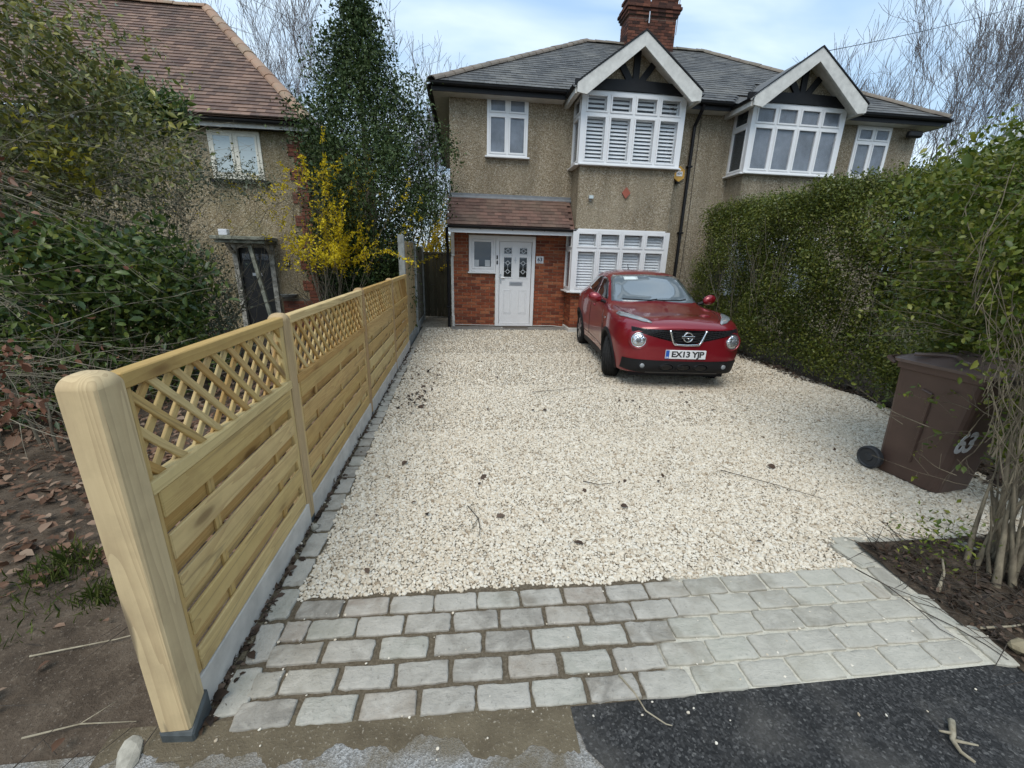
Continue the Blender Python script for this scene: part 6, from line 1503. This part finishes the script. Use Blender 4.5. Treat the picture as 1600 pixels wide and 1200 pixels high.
# ================================================================== WHEELIE BIN
M_BIN = plain('bin_brown', (.10, .061, .047), .45, .45, var=.12, nscale=5); M_LID = plain('bin_brown_top_lit', (.135, .095, .082), .38, .5, var=.12, nscale=6)  # lid brown is lightened: light falling from above is put into its colour
_bf = Vector((.13, -.9915, 0)); ang = math.atan2(_bf.y, _bf.x)+rad(90)       # local -y is the front
BN = thing('wheelie_bin', 'brown wheelie bin numbered 63 standing on the gravel under the shrub', 'wheeled bin', (3.905, 2.80, .012), ang)
def bp(name, mb, mat, parent=None, smooth=False): return put(name, mb.mesh(name, smooth), mat, parent or BN, world=False)
def rrect(x0, x1, y0, y1, r, n=4):
    P = []
    for (cx, cy, a0) in ((x1-r, y1-r, 0), (x0+r, y1-r, 90), (x0+r, y0+r, 180), (x1-r, y0+r, 270)):
        for k in range(n+1): a = rad(a0+90*k/n); P.append((cx+r*math.cos(a), cy+r*math.sin(a)))
    return P
mb = MB(); rings = []
for (z, hw, yf, yb, r) in ((.0, .19, -.235, .215, .05), (.012, .20, -.25, .225, .06), (.5, .219, -.285, .235, .06), (.93, .24, -.325, .25, .06), (.935, .257, -.345, .262, .05), (.985, .26, -.348, .265, .05)):
    rings.append([(x, y, z) for (x, y) in rrect(-hw, hw, yf, yb, r)])
n = len(rings[0]); vs = [p for q in rings for p in q]; fs = [tuple(range(n-1, -1, -1)), tuple(range((len(rings)-1)*n, len(rings)*n))]
for i in range(len(rings)-1):
    for k in range(n): fs.append((i*n+k, i*n+(k+1) % n, (i+1)*n+(k+1) % n, (i+1)*n+k))
bp('body', mb.add(vs, fs), M_BIN)
for s in (-1, 1):       # raised rib pressed down each side
    mb = MB(); q = MB(); pts = [(s*(.203+.0445*z), -.02-.03*z, z) for z in (.18, .4, .6, .78)]; mb.tube(pts, [.012, .014, .014, .010], 6); mb.tube([(s*(.203+.0445*.78), -.0434, .78), (s*.236, .03, .80)], .010, 6); bp('side_rib', mb, M_BIN)
mb = MB(); rg2 = []
for (z, e, b) in ((.988, .012, 0), (1.012, .016, 0), (1.02, .006, .0), (1.045, -.05, .0), (1.062, -.13, .0)):
    rg2.append([(x, y, z+(.018 if z > 1.03 else 0)*(1-((y+.04)/.3)**2)) for (x, y) in rrect(-.264-e, .264+e, -.375-e, .275+e, max(.03, .06+e*.3))])
n = len(rg2[0]); vs = [p for q in rg2 for p in q]; fs = [tuple(range(n-1, -1, -1)), tuple(range((len(rg2)-1)*n, len(rg2)*n))]
for i in range(len(rg2)-1):
    for k in range(n): fs.append((i*n+k, i*n+(k+1) % n, (i+1)*n+(k+1) % n, (i+1)*n+k))
lid = bp('lid', mb.add(vs, fs), M_LID)
for s in (-1, 1):
    mb = MB(); N = 12; top = [(s*(.13+.13*abs(math.cos(math.pi*k/N))**2), -.22+.36*k/N, 1.068+.012*math.sin(math.pi*k/N)) for k in range(N+1)]; mb.tube(top, .016, 6); bp('lid_rib', mb, M_LID, lid)
mb = MB(); mb.cbox(-.16, .16, -.395, -.37, .985, 1.03, .008); bp('lid_grip', mb, M_LID, lid)
mb = MB(); mb.tube([(-.24, .27, .965), (-.24, .33, 1.0), (.24, .33, 1.0), (.24, .27, .965)], .017, 8); bp('handle', mb, M_BIN)
mb = MB(); mb.tube([(-.27, .235, .095), (.27, .235, .095)], .012, 8); bp('axle', mb, M_BLKPL)
for s in (-1, 1):
    T = MB(); T.lathe([(.03, -.026), (.085, -.028), (.1, -.02), (.1, .02), (.085, .028), (.075, .018), (.035, .016), (.03, .026), (.001, .027)], 28, 'y', (0, 0, 0), Matrix.Translation((s*.258, .235, .10)) @ Matrix.Rotation(rad(90)*(1 if s < 0 else -1), 4, 'Z')); bp('wheel', T, plain('bin_wheel', (.035, .037, .040), .6, .4) if 'bin_wheel' not in bpy.data.materials else bpy.data.materials['bin_wheel'])
tm = text_mesh('63', .235, .007, .0012, .92); sl = rad(6)
fz = lambda z: -.252-.0862*(z-.012)
xform(tm, Matrix(((.88, .14, 0, -.15), (0, -.081, -1, fz(.46)-.0045), (0, 1, 0, .46), (0, 0, 0, 1)))); put('numerals', tm, plain('sticker_grey', (.52, .52, .53), .5), BN, world=False)
# ================================================================== LEAF LITTER, TWIGS, TUFTS
M_LIT = foliage('fallen_leaf', [(.10, .055, .034), (.19, .105, .066), (.27, .165, .11), (.38, .28, .20)], .75, .08, .15)
M_LITD = foliage('damp_leaf', [(.028, .019, .013), (.055, .034, .022), (.095, .058, .037), (.16, .11, .075)], .6, .06, .3)
rg = np.random.default_rng(77)
def litter(name, P, size, mat, flat=.28, kind='stuff', label=None):
    D = rg.normal(0, 1, (len(P), 3))*[1, 1, flat]; N = rg.normal(0, flat, (len(P), 3))+[0, 0, 1]
    o = put(name, leaves_mesh(name, P, D, N, size*np.exp(rg.normal(0, .35, len(P))), .62, .5, True), mat); return tag(o, label, 'fallen leaves' if label else None, kind=kind)
n = 9500; P = np.column_stack([rg.uniform(-6.5, -1.12, n), rg.uniform(1.2, 7.5, n), np.full(n, .012)]); dens = np.clip((P[:, 1]-1.75)/.9+(-P[:, 0]-1.9)*.10+.35*np.sin(P[:, 0]*3)*np.sin(P[:, 1]*2.3), .05, 1); P = P[rg.random(n) < dens]; P[:, 2] += rg.uniform(0, .03, len(P))
litter('leaf_litter', P, .056, M_LIT, label='brown fallen leaves covering the soil behind the fence')
n = 1000; y = 1.25+6.8*rg.random(n)**1.2; P = np.column_stack([-1.005+rg.normal(0, .018, n), y, rg.uniform(.004, .018, n)]); litter('leaf_litter', P, .030, M_LITD, .4, label='damp brown leaves trapped between the gravel board and setts')
P = np.concatenate([np.column_stack([rg.normal(-.62, .12, 60), rg.normal(5.05, .2, 60), np.full(60, .022)]), np.column_stack([rg.normal(-.6, .2, 36), rg.normal(6.3, .35, 36), np.full(36, .022)]), np.column_stack([rg.uniform(-.8, 4, 90), rg.uniform(2, 9, 90), np.full(90, .021)])])
litter('leaf_litter', P, .042, M_LITD, .35, label='scraps of brown leaf scattered over the pale gravel')
n = 1700; P = np.column_stack([2.56+2.2*rg.random(n)**1.3, rg.uniform(1.12, 2.0, n), rg.uniform(.015, .05, n)]); litter('leaf_litter', P, .028, M_LITD, .6, label='dark leaf debris lying under the boundary shrub')
n = 1500; y = rg.uniform(2.6, 9.5, n); P = np.column_stack([hx(y)-.05+np.abs(rg.normal(.1, .12, n)), y, rg.uniform(.01, .03, n)]); litter('leaf_litter', P, .04, M_LITD, .5, label='dark debris along the foot of the hedge')
M_STICK = bark('dead_stick', (.20, .165, .11), (.42, .37, .27), 20); M_STICKD = bark('dark_stick', (.035, .028, .022), (.085, .07, .055), 20)
def stick(label, pts, r, mat, branches=(), name='twig', group=None):
    t = MB(); t.tube(pts, [r*(1-.55*i/(len(pts)-1)) for i in range(len(pts))], 6)
    for b in branches: t.tube(b, [r*.6, r*.3] if len(b) == 2 else [r*.6]*(len(b)-1)+[r*.3], 5)
    return tag(put(name, t.mesh(name, True), mat), label, 'twig', group)
stick('thin pale twig lying from the setts onto the asphalt', [(.66, 1.30, .020), (.70, 1.22, .016), (.72, 1.15, .008), (.78, 1.095, .006), (.80, 1.085, .010)], .0045, M_STICK)
stick('pale broken forked branch lying on the black asphalt', [(1.93, .99, .018), (1.885, .95, .014), (1.86, .93, .012), (1.845, .89, .012), (1.86, .855, .012)], .012, M_STICK, [[(1.885, .95, .014), (1.825, .955, .03)], [(1.86, .93, .012), (1.93, .90, .02)]], 'broken_branch')
stick('dark forked twig lying in the middle of the gravel', [(.02, 2.62, .03), (.09, 2.47, .028), (.10, 2.36, .03), (.09, 2.28, .025)], .004, M_STICKD, [[(.09, 2.47, .028), (.03, 2.32, .03)]])
stick('long thin dark twig across the gravel near the car', [(.9, 5.2, .03), (1.35, 5.3, .035), (1.8, 5.42, .03)], .004, M_STICKD, [[(1.35, 5.3, .035), (1.5, 5.45, .04)]])
stick('dark twig on the gravel in front of the bin', [(2.2, 3.0, .03), (2.5, 2.75, .03), (2.75, 2.5, .03)], .0035, M_STICKD, [[(2.5, 2.75, .03), (2.45, 2.6, .03)]])
stick('short dark twig right of the driveway centre', [(.95, 2.9, .03), (1.06, 2.84, .03), (1.2, 2.86, .03)], .004, M_STICKD)
stick('long black bramble stem trailing over the right end setts', [(2.30, 1.80, .03), (2.36, 1.66, .03), (2.38, 1.50, .02), (2.45, 1.38, .022), (2.49, 1.28, .02), (2.50, 1.20, .02)], .0035, M_STICKD, [[(2.36, 1.66, .03), (2.46, 1.52, .04), (2.50, 1.36, .03), (2.52, 1.22, .02)], [(2.38, 1.50, .02), (2.36, 1.38, .02), (2.42, 1.26, .02)]], 'bramble_stem')
stick('pale stick leaning on the soil beside the shrub stems', [(2.62, 1.60, .02), (2.74, 1.68, .07), (2.82, 1.76, .10)], .010, M_STICK, [], 'stick')
stick('pale straight stick lying on the bed beside the setts', [(2.56, 1.36, .03), (2.72, 1.35, .035), (2.86, 1.36, .03)], .007, M_STICK, [], 'stick')
stick('thin pale stick on the soil left of the end post', [(-1.9, 1.62, .02), (-1.6, 1.68, .018), (-1.3, 1.77, .02)], .004, M_STICK, [], 'stick')
stick('pale curved stick on the soil near the end post foot', [(-1.62, 1.27, .015), (-1.45, 1.30, .02), (-1.25, 1.29, .02)], .004, M_STICK, [[(-1.45, 1.30, .02), (-1.38, 1.38, .02)]], 'stick')
S = []
for k in range(700):
    x, y = 2.56+1.6*rg.random()**1.3, rg.uniform(1.1, 2.02); a = rg.uniform(0, 6.28); l = rg.uniform(.05, .3); z = rg.uniform(.015, .05); S.append((x, y, z, x+l*math.cos(a), y+l*math.sin(a), max(.01, z+rg.normal(0, .04)), rg.uniform(.0015, .004), .001))
for k in range(260):
    x, y = rg.uniform(-4.5, -1.1), rg.uniform(1.15, 4.5); a = rg.uniform(0, 6.28); l = rg.uniform(.04, .22); S.append((x, y, .02, x+l*math.cos(a), y+l*math.sin(a), .015+.03*rg.random(), rg.uniform(.001, .003), .0008))
for k in range(240):
    x, y = rg.uniform(-.8, 3.6), rg.uniform(1.9, 6.5); a = rg.uniform(0, 6.28); l = rg.uniform(.02, .12); S.append((x, y, .022, x+l*math.cos(a), y+l*math.sin(a), .024, .0016, .0008))
tag(put('twig_debris', segs_mesh('twig_debris', np.array(S), 4), M_STICKD), 'small broken twigs strewn over soil and gravel', 'twigs', kind='stuff')
M_GRASS = foliage('grass_blade', [(.05, .08, .015), (.11, .14, .03), (.19, .20, .06)], .6, .3, .2)
def tuft(c, r, n, h, label):
    a = rg.uniform(0, 6.28, n); q = r*np.sqrt(rg.random(n)); P = np.column_stack([c[0]+q*np.cos(a), c[1]+q*np.sin(a), np.zeros(n)]); D = rg.normal(0, .45, (n, 3))+[0, 0, .7]; N = rg.normal(0, 1, (n, 3))
    tag(put('grass_tuft', leaves_mesh('grass_tuft', P, D, N, h*np.exp(rg.normal(0, .3, n)), .06, .2), M_GRASS), label, 'grass', kind='stuff')
tuft((-2.25, 2.22), .17, 260, .075, 'grass tuft growing in the leaf litter left of the fence'); tuft((-1.85, 1.98), .12, 200, .07, 'small grass tuft near the end post'); tuft((-2.1, 2.05), .4, 260, .06, 'thin grass on the soil left of the fence')
# a broken lump of old concrete at the foot of the end post, a cobble in the bed
def lump(label, c, s, mat, seed, name):
    bm = bmesh.new(); bmesh.ops.create_icosphere(bm, subdivisions=2, radius=.5); r = random.Random(seed)
    for v in bm.verts: v.co = Vector((v.co.x*s[0], v.co.y*s[1], v.co.z*s[2]))*r.uniform(.86, 1.1)
    me = bpy.data.meshes.new(name); bm.to_mesh(me); bm.free(); return tag(put(name, me, mat, None, c, (0, 0, seed)), label, 'stone')
M_LUMP = plain('old_concrete', (.42, .39, .32), .95, .2, var=.25, nscale=18, bump=.5)
lump('pale lump of broken concrete at the foot of the end post', (-1.21, 1.19, -.004), (.15, .08, .04), M_LUMP, 2, 'concrete_lump')
lump('rounded tan cobble lying in the bed by the setts', (2.62, 1.24, .04), (.11, .08, .07), plain('tan_stone', (.30, .25, .16), .85, .2, var=.2, nscale=12), 3, 'cobble')
lump('grey stone in the gap beside the second post', (-.975, 2.46, .02), (.05, .05, .05), M_LUMP, 4, 'stone')
# overhead wires
M_WIRE = plain('wire_black', (.03, .03, .035), .6)
def wire(label, a, b, sag, r=.009):
    a, b = Vector(a), Vector(b); pts = [a+(b-a)*t-Vector((0, 0, sag*4*t*(1-t))) for t in [k/16 for k in range(17)]]; mb = MB(); mb.tube(pts, r, 4); tag(put('overhead_wire', mb.mesh('overhead_wire'), M_WIRE), label, 'wire', 'overhead wires')
wire('thin overhead wire behind the old tiled roof', (-14.5, 22, 14.0), (-2.0, 22, 9.2), .15); wire('thin overhead wire running right from the neighbour gable', (7.7, 9.7, 6.08), (26, 18, 13.2), .2, .007)
